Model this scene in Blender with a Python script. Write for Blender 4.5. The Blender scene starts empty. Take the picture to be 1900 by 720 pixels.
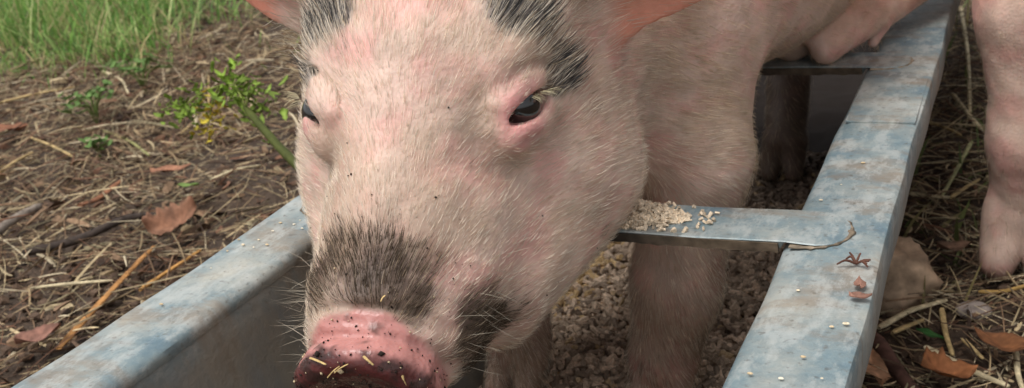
import bpy, math, random
import numpy as np
from mathutils import Matrix, Vector

random.seed(7)
RNG = np.random.default_rng(11)
scene = bpy.context.scene
COL = scene.collection

# ---------------------------------------------------------------- camera
cam_data = bpy.data.cameras.new('camera')
cam = bpy.data.objects.new('camera', cam_data)
COL.objects.link(cam)
cam_data.sensor_width = 36.0
cam_data.lens = 37.9
cam_data.clip_start = 0.02
cam_data.clip_end = 2000.0
cam.matrix_world = Matrix(((0.90500783, -0.0441569, 0.42309692, 0.2665),
                           (0.40653756, 0.38262369, -0.82965434, 0.0),
                           (-0.12525194, 0.92284846, 0.36422887, 0.5046),
                           (0, 0, 0, 1)))
cam_data.dof.use_dof = True
cam_data.dof.focus_distance = 0.56
cam_data.dof.aperture_fstop = 20.0
scene.camera = cam

# ---------------------------------------------------------------- sky, sun, exposure
SUN_EL, SUN_AZ = math.radians(68), math.radians(208)   # azimuth: direction the light comes from, from +y clockwise
world = bpy.data.worlds.new('World')
scene.world = world
world.use_nodes = True
wn = world.node_tree
bgn = wn.nodes['Background']
sky = wn.nodes.new('ShaderNodeTexSky')
sky.sky_type = 'NISHITA'
sky.sun_disc = False
sky.sun_elevation = SUN_EL
sky.sun_rotation = SUN_AZ
sky.dust_density = 4.0
hs = wn.nodes.new('ShaderNodeHueSaturation')
hs.inputs['Saturation'].default_value = 0.2       # thin overcast: nearly white sky
wn.links.new(sky.outputs[0], hs.inputs['Color'])
wn.links.new(hs.outputs[0], bgn.inputs['Color'])
bgn.inputs['Strength'].default_value = 0.13
sd = bpy.data.lights.new('sun', 'SUN')
sd.energy = 1.5
sd.angle = math.radians(30)
sd.color = (1.0, 0.98, 0.95)
sun = bpy.data.objects.new('sun', sd)
COL.objects.link(sun)
sv = Vector((math.sin(SUN_AZ) * math.cos(SUN_EL), math.cos(SUN_AZ) * math.cos(SUN_EL), math.sin(SUN_EL)))
sun.rotation_euler = sv.to_track_quat('Z', 'Y').to_euler()
sun.location = (0, 0, 5)
scene.view_settings.view_transform = 'Standard'
scene.view_settings.look = 'None'
scene.view_settings.exposure = 0.32
scene.view_settings.gamma = 1.0

# ---------------------------------------------------------------- helpers
def lin(r, g, b):
    out = []
    for c in (r, g, b):
        c /= 255.0
        out.append(c / 12.92 if c <= 0.04045 else ((c + 0.055) / 1.055) ** 2.4)
    return tuple(out)

def tag(o, label=None, cat=None, group=None, kind=None):
    if label: o['label'] = label
    if cat: o['category'] = cat
    if group: o['group'] = group
    if kind: o['kind'] = kind
    return o

def link(o, parent=None):
    COL.objects.link(o)
    if parent is not None:
        o.parent = parent
    return o

def empty(name, loc=(0, 0, 0)):
    o = bpy.data.objects.new(name, None)
    o.location = loc
    o.empty_display_size = 0.05
    return link(o)

def mesh_np(name, V, quads=None, tris=None, mat=None, parent=None, cols=None, smooth=True, wet=None):
    """mesh from numpy arrays; V given in world space (parents here sit unrotated)"""
    V = np.asarray(V, np.float32)
    if parent is not None:
        anc = parent
        while anc is not None:
            V = V - np.array(anc.location, np.float32); anc = anc.parent
    me = bpy.data.meshes.new(name)
    nq = 0 if quads is None else len(quads)
    nt = 0 if tris is None else len(tris)
    me.vertices.add(len(V)); me.vertices.foreach_set('co', V.ravel())
    loops = []
    if nq: loops.append(np.asarray(quads, np.int32).ravel())
    if nt: loops.append(np.asarray(tris, np.int32).ravel())
    loops = np.concatenate(loops)
    me.loops.add(len(loops)); me.loops.foreach_set('vertex_index', loops)
    tot = np.concatenate([np.full(nq, 4, np.int32), np.full(nt, 3, np.int32)])
    start = np.concatenate([[0], np.cumsum(tot)[:-1]]).astype(np.int32)
    me.polygons.add(nq + nt)
    me.polygons.foreach_set('loop_start', start)
    me.update(calc_edges=True)
    me.polygons.foreach_set('use_smooth', np.full(nq + nt, smooth, bool))
    if cols is not None:
        a = me.color_attributes.new('tint', 'FLOAT_COLOR', 'POINT')
        c4 = np.ones((len(V), 4), np.float32); c4[:, :3] = cols
        if wet is not None: c4[:, 3] = wet
        a.data.foreach_set('color', c4.ravel())
    if wet is not None:
        a = me.attributes.new('wet', 'FLOAT', 'POINT')
        a.data.foreach_set('value', np.asarray(wet, np.float32))
    me.validate()
    if mat: me.materials.append(mat)
    return link(bpy.data.objects.new(name, me), parent)

def hash3(ix, iy, iz, seed):
    h = (ix.astype(np.int64) * 374761393 + iy.astype(np.int64) * 668265263 + iz.astype(np.int64) * 2147483647 + seed * 144665) & 0xffffffff
    h = ((h ^ (h >> 13)) * 1274126177) & 0xffffffff
    h = h ^ (h >> 16)
    return (h & 0xffffff).astype(np.float32) / 0xffffff

def vnoise(P, scale, seed=0):
    """value noise in 0..1; P (N,3) or (N,2)"""
    P = np.asarray(P, np.float32) * scale
    if P.shape[1] == 2:
        P = np.concatenate([P, np.zeros((len(P), 1), np.float32)], 1)
    i = np.floor(P); f = P - i; f = f * f * (3 - 2 * f)
    i = i.astype(np.int64)
    r = 0
    for dx in (0, 1):
        wx = f[:, 0] if dx else 1 - f[:, 0]
        for dy in (0, 1):
            wy = f[:, 1] if dy else 1 - f[:, 1]
            for dz in (0, 1):
                wz = f[:, 2] if dz else 1 - f[:, 2]
                r = r + wx * wy * wz * hash3(i[:, 0] + dx, i[:, 1] + dy, i[:, 2] + dz, seed)
    return r

def fbm(P, scale, seed=0, octaves=3):
    r = 0; a = 0.5; t = 0
    for o in range(octaves):
        r = r + a * vnoise(P, scale * 2 ** o, seed + o * 17); t += a; a *= 0.5
    return r / t

def sstep(a, b, x):
    t = np.clip((x - a) / (b - a), 0, 1)
    return t * t * (3 - 2 * t)

# ---------------------------------------------------------------- materials
def new_mat(name):
    m = bpy.data.materials.new(name)
    m.use_nodes = True
    return m, m.node_tree, m.node_tree.nodes['Principled BSDF']

def mat_tint(name, rough=0.8, noise_scale=60, noise_amt=0.25, translucent=0.0, bump=0.0, sss=0.0, spec=0.3):
    """per-vertex colour, varied by fine procedural noise"""
    m, nt, b = new_mat(name)
    at = nt.nodes.new('ShaderNodeVertexColor'); at.layer_name = 'tint'
    nz = nt.nodes.new('ShaderNodeTexNoise'); nz.inputs['Scale'].default_value = noise_scale
    nz.inputs['Detail'].default_value = 5
    tc = nt.nodes.new('ShaderNodeTexCoord')
    nt.links.new(tc.outputs['Object'], nz.inputs['Vector'])
    mr = nt.nodes.new('ShaderNodeMapRange')
    mr.inputs['From Min'].default_value = 0.3; mr.inputs['From Max'].default_value = 0.7
    mr.inputs['To Min'].default_value = 1 - noise_amt; mr.inputs['To Max'].default_value = 1 + noise_amt
    nt.links.new(nz.outputs['Fac'], mr.inputs['Value'])
    mx = nt.nodes.new('ShaderNodeVectorMath'); mx.operation = 'SCALE'
    nt.links.new(at.outputs['Color'], mx.inputs[0]); nt.links.new(mr.outputs[0], mx.inputs['Scale'])
    nt.links.new(mx.outputs[0], b.inputs['Base Color'])
    b.inputs['Roughness'].default_value = rough
    b.inputs['Specular IOR Level'].default_value = spec
    if bump:
        bp = nt.nodes.new('ShaderNodeBump'); bp.inputs['Strength'].default_value = bump
        bp.inputs['Distance'].default_value = 0.002
        nt.links.new(nz.outputs['Fac'], bp.inputs['Height']); nt.links.new(bp.outputs[0], b.inputs['Normal'])
    if translucent:
        tr = nt.nodes.new('ShaderNodeBsdfTranslucent')
        nt.links.new(mx.outputs[0], tr.inputs['Color'])
        ms = nt.nodes.new('ShaderNodeMixShader'); ms.inputs[0].default_value = translucent
        out = nt.nodes['Material Output']
        nt.links.new(b.outputs[0], ms.inputs[1]); nt.links.new(tr.outputs[0], ms.inputs[2])
        nt.links.new(ms.outputs[0], out.inputs['Surface'])
    return m

def make_skin():
    m, nt, b = new_mat('pig_skin')
    at = nt.nodes.new('ShaderNodeVertexColor'); at.layer_name = 'tint'
    we = nt.nodes.new('ShaderNodeAttribute'); we.attribute_name = 'wet'
    tc = nt.nodes.new('ShaderNodeTexCoord')
    n1 = nt.nodes.new('ShaderNodeTexNoise'); n1.inputs['Scale'].default_value = 45; n1.inputs['Detail'].default_value = 6
    n2 = nt.nodes.new('ShaderNodeTexNoise'); n2.inputs['Scale'].default_value = 420; n2.inputs['Detail'].default_value = 3
    vo = nt.nodes.new('ShaderNodeTexVoronoi'); vo.inputs['Scale'].default_value = 380
    for n in (n1, n2, vo): nt.links.new(tc.outputs['Object'], n.inputs['Vector'])
    mr = nt.nodes.new('ShaderNodeMapRange'); mr.inputs['From Min'].default_value = .3; mr.inputs['From Max'].default_value = .7
    mr.inputs['To Min'].default_value = .84; mr.inputs['To Max'].default_value = 1.12
    nt.links.new(n1.outputs['Fac'], mr.inputs['Value'])
    mx = nt.nodes.new('ShaderNodeVectorMath'); mx.operation = 'SCALE'
    nt.links.new(at.outputs['Color'], mx.inputs[0]); nt.links.new(mr.outputs[0], mx.inputs['Scale'])
    nt.links.new(mx.outputs[0], b.inputs['Base Color'])
    r = nt.nodes.new('ShaderNodeMapRange'); r.inputs['To Min'].default_value = .55; r.inputs['To Max'].default_value = .16
    nt.links.new(we.outputs['Fac'], r.inputs['Value']); nt.links.new(r.outputs[0], b.inputs['Roughness'])
    b.inputs['Subsurface Weight'].default_value = 0.25
    b.inputs['Subsurface Radius'].default_value = (1.0, 0.5, 0.35)
    b.inputs['Subsurface Scale'].default_value = 0.006
    b.inputs['Specular IOR Level'].default_value = 0.35
    ad = nt.nodes.new('ShaderNodeMath'); ad.operation = 'ADD'
    nt.links.new(n2.outputs['Fac'], ad.inputs[0]); nt.links.new(vo.outputs['Distance'], ad.inputs[1])
    bp = nt.nodes.new('ShaderNodeBump'); bp.inputs['Strength'].default_value = .4; bp.inputs['Distance'].default_value = .0006
    nt.links.new(ad.outputs[0], bp.inputs['Height']); nt.links.new(bp.outputs[0], b.inputs['Normal'])
    return m

def make_galv():
    m, nt, b = new_mat('galvanised_steel')
    L = nt.links
    tc = nt.nodes.new('ShaderNodeTexCoord')
    def noise(scale, detail=4, stretch=None, rough=.5):
        n = nt.nodes.new('ShaderNodeTexNoise'); n.inputs['Scale'].default_value = scale; n.inputs['Detail'].default_value = detail; n.inputs['Roughness'].default_value = rough
        if stretch:
            mp = nt.nodes.new('ShaderNodeMapping'); mp.inputs['Scale'].default_value = stretch
            L.new(tc.outputs['Object'], mp.inputs['Vector']); L.new(mp.outputs[0], n.inputs['Vector'])
        else:
            L.new(tc.outputs['Object'], n.inputs['Vector'])
        return n
    def ramp(src, stops):
        r = nt.nodes.new('ShaderNodeValToRGB')
        els = r.color_ramp.elements
        els[0].position, els[0].color = stops[0][0], (*stops[0][1], 1)
        els[1].position, els[1].color = stops[-1][0], (*stops[-1][1], 1)
        for p, c in stops[1:-1]:
            e = els.new(p); e.color = (*c, 1)
        L.new(src, r.inputs[0]); return r
    def mix(fac, a, c):
        x = nt.nodes.new('ShaderNodeMix'); x.data_type = 'RGBA'
        L.new(fac, x.inputs[0]); L.new(a, x.inputs[6]); L.new(c, x.inputs[7]); return x
    big = noise(18, 10, None, .68)
    base = ramp(big.outputs['Fac'], [(0.34, lin(104, 128, 140)), (0.44, lin(128, 147, 152)), (0.52, lin(146, 158, 158)), (0.62, lin(168, 172, 166)), (0.7, lin(182, 180, 168))])
    vor = nt.nodes.new('ShaderNodeTexVoronoi'); vor.inputs['Scale'].default_value = 170
    L.new(tc.outputs['Object'], vor.inputs['Vector'])
    sp = nt.nodes.new('ShaderNodeVectorMath'); sp.operation = 'SCALE'
    smr = nt.nodes.new('ShaderNodeMapRange'); smr.inputs['To Min'].default_value = .95; smr.inputs['To Max'].default_value = 1.05
    sepc = nt.nodes.new('ShaderNodeSeparateColor'); L.new(vor.outputs['Color'], sepc.inputs[0]); L.new(sepc.outputs[0], smr.inputs['Value'])
    L.new(base.outputs[0], sp.inputs[0]); L.new(smr.outputs[0], sp.inputs['Scale'])
    # dried mud film, streaked across the metal
    dirt = noise(10, 12, (1.5, 3.0, 1.0), .66)
    dr = ramp(dirt.outputs['Fac'], [(0.50, (0, 0, 0)), (0.57, (.38, .38, .38)), (0.68, (.75, .75, .75))])
    dcol = nt.nodes.new('ShaderNodeRGB'); dcol.outputs[0].default_value = (*lin(134, 114, 92), 1)
    c1 = mix(dr.outputs[0], sp.outputs[0], dcol.outputs[0])
    midn = noise(80, 10, (1.0, .45, 1.0), .7)
    mdr = ramp(midn.outputs['Fac'], [(0.48, (0, 0, 0)), (0.6, (.5, .5, .5))])
    mcol = nt.nodes.new('ShaderNodeRGB'); mcol.outputs[0].default_value = (*lin(196, 200, 196), 1)
    c1 = mix(mdr.outputs[0], c1.outputs[2], mcol.outputs[0])
    fine = noise(230, 5)
    fr = ramp(fine.outputs['Fac'], [(0.60, (0, 0, 0)), (0.72, (.5, .5, .5))])
    fcol = nt.nodes.new('ShaderNodeRGB'); fcol.outputs[0].default_value = (*lin(92, 80, 70), 1)
    c2 = mix(fr.outputs[0], c1.outputs[2], fcol.outputs[0])
    # inside of the trough (below the rim) carries a grime of old feed
    sx = nt.nodes.new('ShaderNodeSeparateXYZ'); L.new(tc.outputs['Object'], sx.inputs[0])
    gm = nt.nodes.new('ShaderNodeMapRange'); gm.inputs['From Min'].default_value = .236; gm.inputs['From Max'].default_value = .212
    L.new(sx.outputs['Z'], gm.inputs['Value'])
    gcol = ramp(dirt.outputs['Fac'], [(0.3, lin(128, 132, 132)), (0.55, lin(140, 136, 126)), (0.75, lin(118, 104, 86))])
    c3 = mix(gm.outputs[0], c2.outputs[2], gcol.outputs[0])
    L.new(c3.outputs[2], b.inputs['Base Color'])
    mm = nt.nodes.new('ShaderNodeMapRange'); mm.inputs['To Min'].default_value = .30; mm.inputs['To Max'].default_value = .03
    L.new(dr.outputs[0], mm.inputs['Value']); L.new(mm.outputs[0], b.inputs['Metallic'])
    rr = nt.nodes.new('ShaderNodeMapRange'); rr.inputs['To Min'].default_value = .5; rr.inputs['To Max'].default_value = .7
    L.new(big.outputs['Fac'], rr.inputs['Value']); L.new(rr.outputs[0], b.inputs['Roughness'])
    bp = nt.nodes.new('ShaderNodeBump'); bp.inputs['Strength'].default_value = .25; bp.inputs['Distance'].default_value = .001
    L.new(fine.outputs['Fac'], bp.inputs['Height'])
    bp2 = nt.nodes.new('ShaderNodeBump'); bp2.inputs['Strength'].default_value = .35; bp2.inputs['Distance'].default_value = .008
    L.new(big.outputs['Fac'], bp2.inputs['Height']); L.new(bp.outputs[0], bp2.inputs['Normal'])
    L.new(bp2.outputs[0], b.inputs['Normal'])
    return m

def make_soil():
    m, nt, b = new_mat('soil')
    L = nt.links
    tc = nt.nodes.new('ShaderNodeTexCoord')
    n1 = nt.nodes.new('ShaderNodeTexNoise'); n1.inputs['Scale'].default_value = 6; n1.inputs['Detail'].default_value = 8
    n2 = nt.nodes.new('ShaderNodeTexNoise'); n2.inputs['Scale'].default_value = 90; n2.inputs['Detail'].default_value = 8
    for n in (n1, n2): L.new(tc.outputs['Object'], n.inputs['Vector'])
    r = nt.nodes.new('ShaderNodeValToRGB')
    r.color_ramp.elements[0].position = .3; r.color_ramp.elements[0].color = (*lin(48, 38, 30), 1)
    r.color_ramp.elements[1].position = .7; r.color_ramp.elements[1].color = (*lin(92, 74, 58), 1)
    mx = nt.nodes.new('ShaderNodeMix'); mx.inputs[0].default_value = .5
    L.new(n1.outputs['Fac'], mx.inputs[2]); L.new(n2.outputs['Fac'], mx.inputs[3])
    L.new(mx.outputs[0], r.inputs[0]); L.new(r.outputs[0], b.inputs['Base Color'])
    b.inputs['Roughness'].default_value = .9
    bp = nt.nodes.new('ShaderNodeBump'); bp.inputs['Strength'].default_value = .8; bp.inputs['Distance'].default_value = .01
    L.new(n2.outputs['Fac'], bp.inputs['Height']); L.new(bp.outputs[0], b.inputs['Normal'])
    return m

M_SKIN = make_skin()
M_GALV = make_galv()
M_SOIL = make_soil()
M_HAIR = mat_tint('pig_hair', rough=.7, noise_scale=30, noise_amt=.12, translucent=.35, spec=.2)
M_LITTER = mat_tint('dead_plant', rough=.85, noise_scale=140, noise_amt=.3, bump=.3)
M_LEAF = mat_tint('dead_leaf', rough=.75, noise_scale=90, noise_amt=.35, translucent=.15, bump=.4)
M_GREEN = mat_tint('green_leaf', rough=.6, noise_scale=70, noise_amt=.25, translucent=.35)
M_FEED = mat_tint('feed', rough=.9, noise_scale=500, noise_amt=.3, bump=.5)
M_STONE = mat_tint('stone', rough=.9, noise_scale=60, noise_amt=.45, bump=1.0)
M_DULL = mat_tint('dull_steel', rough=.7, noise_scale=120, noise_amt=.45, bump=.6)
m, nt, b = new_mat('eyeball'); M_EYE = m
b.inputs['Base Color'].default_value = (.008, .006, .005, 1); b.inputs['Roughness'].default_value = .06
b.inputs['Coat Weight'].default_value = 1.0; b.inputs['Coat Roughness'].default_value = .03
# ---------------------------------------------------------------- ground
def ground_h(x, y):
    P = np.stack([x, y], 1)
    h = (fbm(P, 3.0, 3, 3) - .5) * .05 + (fbm(P, 22.0, 9, 3) - .5) * .022
    near = np.exp(-np.maximum(0, np.abs(x) - .2) ** 2 / .01) * sstep(-.2, .0, y) * sstep(2.2, 2.0, y)
    h = h * (1 - .75 * near) - .006 * near
    return h

def axis_coords(lo, hi, step):
    c = list(np.arange(lo, hi + 1e-6, step))
    s = step
    while c[-1] < 260: s *= 1.35; c.append(c[-1] + s)
    s = step
    while c[0] > -260: s *= 1.35; c.insert(0, c[0] - s)
    return np.array(c, np.float32)

gx = axis_coords(-3.2, .9, .014); gy = axis_coords(-.1, 3.2, .014)
GX, GY = np.meshgrid(gx, gy, indexing='ij')
gz = ground_h(GX.ravel(), GY.ravel())
far = sstep(4, 12, np.hypot(GX.ravel(), GY.ravel()))
gz = gz * (1 - .5 * far)
nx_, ny_ = len(gx), len(gy)
ii, jj = np.meshgrid(np.arange(nx_ - 1), np.arange(ny_ - 1), indexing='ij')
q0 = (ii * ny_ + jj).ravel()
mesh_np('ground', np.stack([GX.ravel(), GY.ravel(), gz], 1),
        quads=np.stack([q0, q0 + ny_, q0 + ny_ + 1, q0 + 1], 1), mat=M_SOIL)
tag(bpy.data.objects['ground'], kind='structure')

# ---------------------------------------------------------------- feed trough
RZ = 0.24
Y0, Y1 = 0.04, 1.98
trough = empty('feed_trough', (0, 1.0, 0))
tag(trough, 'long galvanised steel feed trough with cross bars the piglet stands in', 'trough')

def sweep_profile(name, prof, ys, mat, parent, jitter=0.0, close=True):
    """closed x-z profile swept along y"""
    n = len(prof); V = []
    for k, y in enumerate(ys):
        for i, (x, z) in enumerate(prof):
            V.append((x + jitter * .9 * math.sin(y * 13.3 + 2) + jitter * .5 * math.sin(y * 41.0), y, z + jitter * (math.sin(y * 9.1) + .6 * math.sin(y * 23.7 + 1) + .35 * math.sin(y * 67 + i * 1.3))))
    Q = []
    for k in range(len(ys) - 1):
        for i in range(n):
            a, c = k * n + i, k * n + (i + 1) % n
            Q.append((a, c, c + n, a + n))
    V.extend([(np.mean([p[0] for p in prof]), ys[0], np.mean([p[1] for p in prof]))] * 0)
    o = mesh_np(name, V, quads=Q, mat=mat, parent=parent, smooth=True)
    import bmesh
    bm = bmesh.new(); bm.from_mesh(o.data)
    bm.verts.ensure_lookup_table()
    for k in (0, len(ys) - 1):
        try: bm.faces.new([bm.verts[k * n + i] for i in range(n)])
        except ValueError: pass
    bmesh.ops.recalc_face_normals(bm, faces=bm.faces)
    for e in bm.edges:
        if len(e.link_faces) == 2 and e.calc_face_angle(0) > .6: e.smooth = False
    bm.to_mesh(o.data); bm.free()
    return o

YS = list(np.linspace(Y0, Y1, 200))
def rim_profile(sg):
    # flat folded rim: rolled inner edge, outer lip turned down
    p = [(.1496, RZ - .0102), (.1492, RZ - .0070), (.1500, RZ - .0040), (.1522, RZ - .0018), (.1555, RZ - .0005), (.1590, RZ), (.178, RZ + .0006), (.2000, RZ),
         (.2025, RZ - .001), (.2035, RZ - .0035), (.2035, RZ - .026), (.2012, RZ - .026), (.2010, RZ - .0045),
         (.178, RZ - .0025), (.1600, RZ - .0032), (.1545, RZ - .005), (.1526, RZ - .0075), (.1524, RZ - .0102)]
    p = [(sg * a, c) for a, c in p]
    return p if sg > 0 else p[::-1]
for sg in (1, -1):
    sweep_profile('rim', rim_profile(sg), YS, M_GALV, trough, jitter=.0009)
    w = [(sg * .1498, RZ - .0104), (sg * .1522, RZ - .0104), (sg * .1126, .030), (sg * .1100, .032)]
    sweep_profile('side_wall', w, YS, M_GALV, trough)
sweep_profile('floor_sheet', [(-.1098, .032), (.1098, .032), (.1098, .0285), (-.1098, .0285)], YS, M_GALV, trough)
for ye, s in ((Y0, 1), (Y1, -1)):
    V = []
    for dy in (0, .003 * s):
        V += [(-.1515, ye + dy + .004 * s, RZ - .004), (.1515, ye + dy + .004 * s, RZ - .004), (.111, ye + dy + .004 * s, .0325), (-.111, ye + dy + .004 * s, .0325)]
    mesh_np('end_wall', V, quads=[(0, 1, 2, 3), (7, 6, 5, 4), (0, 4, 5, 1), (1, 5, 6, 2), (2, 6, 7, 3), (3, 7, 4, 0)], mat=M_GALV, parent=trough, smooth=False)
    V = []
    for z in (RZ + .0006, RZ - .0020):
        V += [(-.1492, ye - .012 * s, z), (.1492, ye - .012 * s, z), (.1492, ye + .03 * s, z), (-.1492, ye + .03 * s, z)]
    mesh_np('end_rim', V, quads=[(0, 1, 2, 3), (7, 6, 5, 4), (0, 4, 5, 1), (1, 5, 6, 2), (2, 6, 7, 3), (3, 7, 4, 0)], mat=M_GALV, parent=trough, smooth=False)

def crossbar(y):
    """flat strap with a turned-down front edge; its ends are welded flat on the rims"""
    xs = np.array([-.1830, -.1826, -.1815, -.1785, -.174, -.168, -.160, -.1505, -.1480, -.10, -.05, 0, .05, .10, .1480, .1505, .160, .168, .174, .1785, .1815, .1826, .1830])
    V = []; n = 8
    for x in xs:
        e = max(0, (abs(x) - .152) / .031)
        z = RZ + .0032 - .0013 * e + .0004 * math.sin(x * 60 + y * 9)
        drop = .0065 if abs(x) < .149 else .0026 - .0012 * e
        y0, y1 = y - .003 * e, y + .044 + .003 * e
        tq = min(1.0, max(0, (abs(x) - .162) / .0211)); cut = .0215 * (1 - math.sqrt(1 - tq * tq))
        y0 += cut; y1 -= cut
        prof = [(y0 + .0062, z - drop), (y0 + .0040, z - drop), (y0, z - .0006), (y0 + .0006, z), (y1 - .0006, z), (y1, z - .0006), (y1, z - .0010), (y0 + .0062, z - min(.00235, drop))]
        for (yy, zz) in prof: V.append((x, yy, zz))
    Q = []
    for k in range(len(xs) - 1):
        for i in range(n):
            a, c = k * n + i, k * n + (i + 1) % n
            Q.append((a, a + n, c + n, c))
    o = mesh_np('cross_bar', V, quads=Q, mat=M_GALV, parent=trough, smooth=False)
    import bmesh
    bm = bmesh.new(); bm.from_mesh(o.data); bm.verts.ensure_lookup_table()
    bm.faces.new([bm.verts[i] for i in range(n)]); bm.faces.new([bm.verts[(len(xs) - 1) * n + i] for i in range(n)][::-1])
    bmesh.ops.recalc_face_normals(bm, faces=bm.faces)
    for e in bm.edges:
        if len(e.link_faces) == 2 and e.calc_face_angle(0) > .6: e.smooth = False
    bm.to_mesh(o.data); bm.free()
    # dark strip under the front edge, browner towards the right, and a crust of dirt along the weld on each rim
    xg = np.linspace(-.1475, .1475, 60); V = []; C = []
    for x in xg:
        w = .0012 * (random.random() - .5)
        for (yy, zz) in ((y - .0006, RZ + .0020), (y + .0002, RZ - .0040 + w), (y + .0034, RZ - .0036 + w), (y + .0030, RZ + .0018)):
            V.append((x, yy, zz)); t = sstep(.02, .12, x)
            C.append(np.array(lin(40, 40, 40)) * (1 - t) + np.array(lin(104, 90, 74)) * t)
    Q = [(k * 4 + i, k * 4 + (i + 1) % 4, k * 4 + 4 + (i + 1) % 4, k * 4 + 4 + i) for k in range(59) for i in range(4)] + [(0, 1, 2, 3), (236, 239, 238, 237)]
    mesh_np('front_edge', V, quads=Q, mat=M_DULL, parent=o, cols=np.array(C), smooth=False)
    for sg in (1, -1):
        V = []; C = []; n2 = 34
        for k in range(n2):
            t = k / (n2 - 1); a = -1.75 + 3.5 * t
            cx = sg * (.1625 + .0212 * math.cos(a) * (1 if abs(a) < 1.57 else 2.2)); cy = y + .022 + .0225 * math.sin(max(-1.57, min(1.57, a)))
            r = .0013 * (.6 + .8 * random.random())
            for q in range(6):
                b2 = 2 * math.pi * q / 6
                V.append((cx + sg * math.cos(b2) * r * 1.6 * math.cos(a), cy + math.cos(b2) * r * 1.6 * math.sin(a), RZ + .0008 + max(-.6, math.sin(b2)) * r * .75))
                C.append(np.array(lin(132, 118, 100)) * (.7 + .6 * random.random()))
        Q = [(k * 6 + i, k * 6 + (i + 1) % 6, k * 6 + 6 + (i + 1) % 6, k * 6 + 6 + i) for k in range(n2 - 1) for i in range(6)]
        mesh_np('weld_bead', V, quads=Q, mat=M_DULL, parent=o, cols=np.array(C))
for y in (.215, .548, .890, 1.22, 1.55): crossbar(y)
# ---------------------------------------------------------------- pig body as one implicit surface
#SDF-BEGIN
def rcone(P, a, b, r1, r2):
    a = np.asarray(a, np.float32); b = np.asarray(b, np.float32)
    ba = b - a; l2 = float(ba @ ba); rr = r1 - r2; a2 = l2 - rr * rr; il2 = 1.0 / l2
    pa = P - a; y = pa @ ba; z = y - l2
    x2 = ((pa * l2 - y[:, None] * ba) ** 2).sum(1)
    y2 = y * y * l2; z2 = z * z * l2
    k = np.sign(rr) * rr * rr * x2
    d = (np.sqrt(np.maximum(x2 * a2 * il2, 0)) + y * rr) * il2 - r1
    c1 = np.sign(z) * a2 * z2 > k
    c2 = np.sign(y) * a2 * y2 < k
    d = np.where(c2, np.sqrt(x2 + y2) * il2 - r1, d)
    d = np.where(c1, np.sqrt(x2 + z2) * il2 - r2, d)
    return d

def ell(P, c, r, A=None):
    q = P - np.asarray(c, np.float32)
    if A is not None: q = q @ A
    r = np.asarray(r, np.float32)
    k0 = np.sqrt(((q / r) ** 2).sum(1)); k1 = np.sqrt(((q / (r * r)) ** 2).sum(1))
    return k0 * (k0 - 1) / np.maximum(k1, 1e-9)

def smin(a, b, k):
    h = np.maximum(k - np.abs(a - b), 0) / k
    return np.minimum(a, b) - h * h * k * .25

def smax(a, b, k): return -smin(-a, -b, k)

def polyline_d(P, pts, r):
    d = None
    for i in range(len(pts) - 1):
        e = rcone(P, pts[i], pts[i + 1], r, r * .999)
        d = e if d is None else np.minimum(d, e)
    return d

MM = .001
def basis(S0, F0):
    F = np.asarray(F0, float); F /= np.linalg.norm(F)
    S = np.asarray(S0, float); S = S - F * (S @ F); S /= np.linalg.norm(S)
    U = np.cross(S, F)
    if U[2] < 0: U = -U
    return np.stack([S, F, U]).astype(np.float32)     # rows: side (pig's left), forward, up

def _unit(v): v = np.asarray(v, float); return v / np.linalg.norm(v)
def eye_frame(C, N, L):
    L = _unit(L); N = _unit(np.array(N) - L * (np.array(N) @ L)); B = np.cross(N, L)
    return np.array(C, float), N, L, (B if B[2] > 0 else -B)
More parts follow.
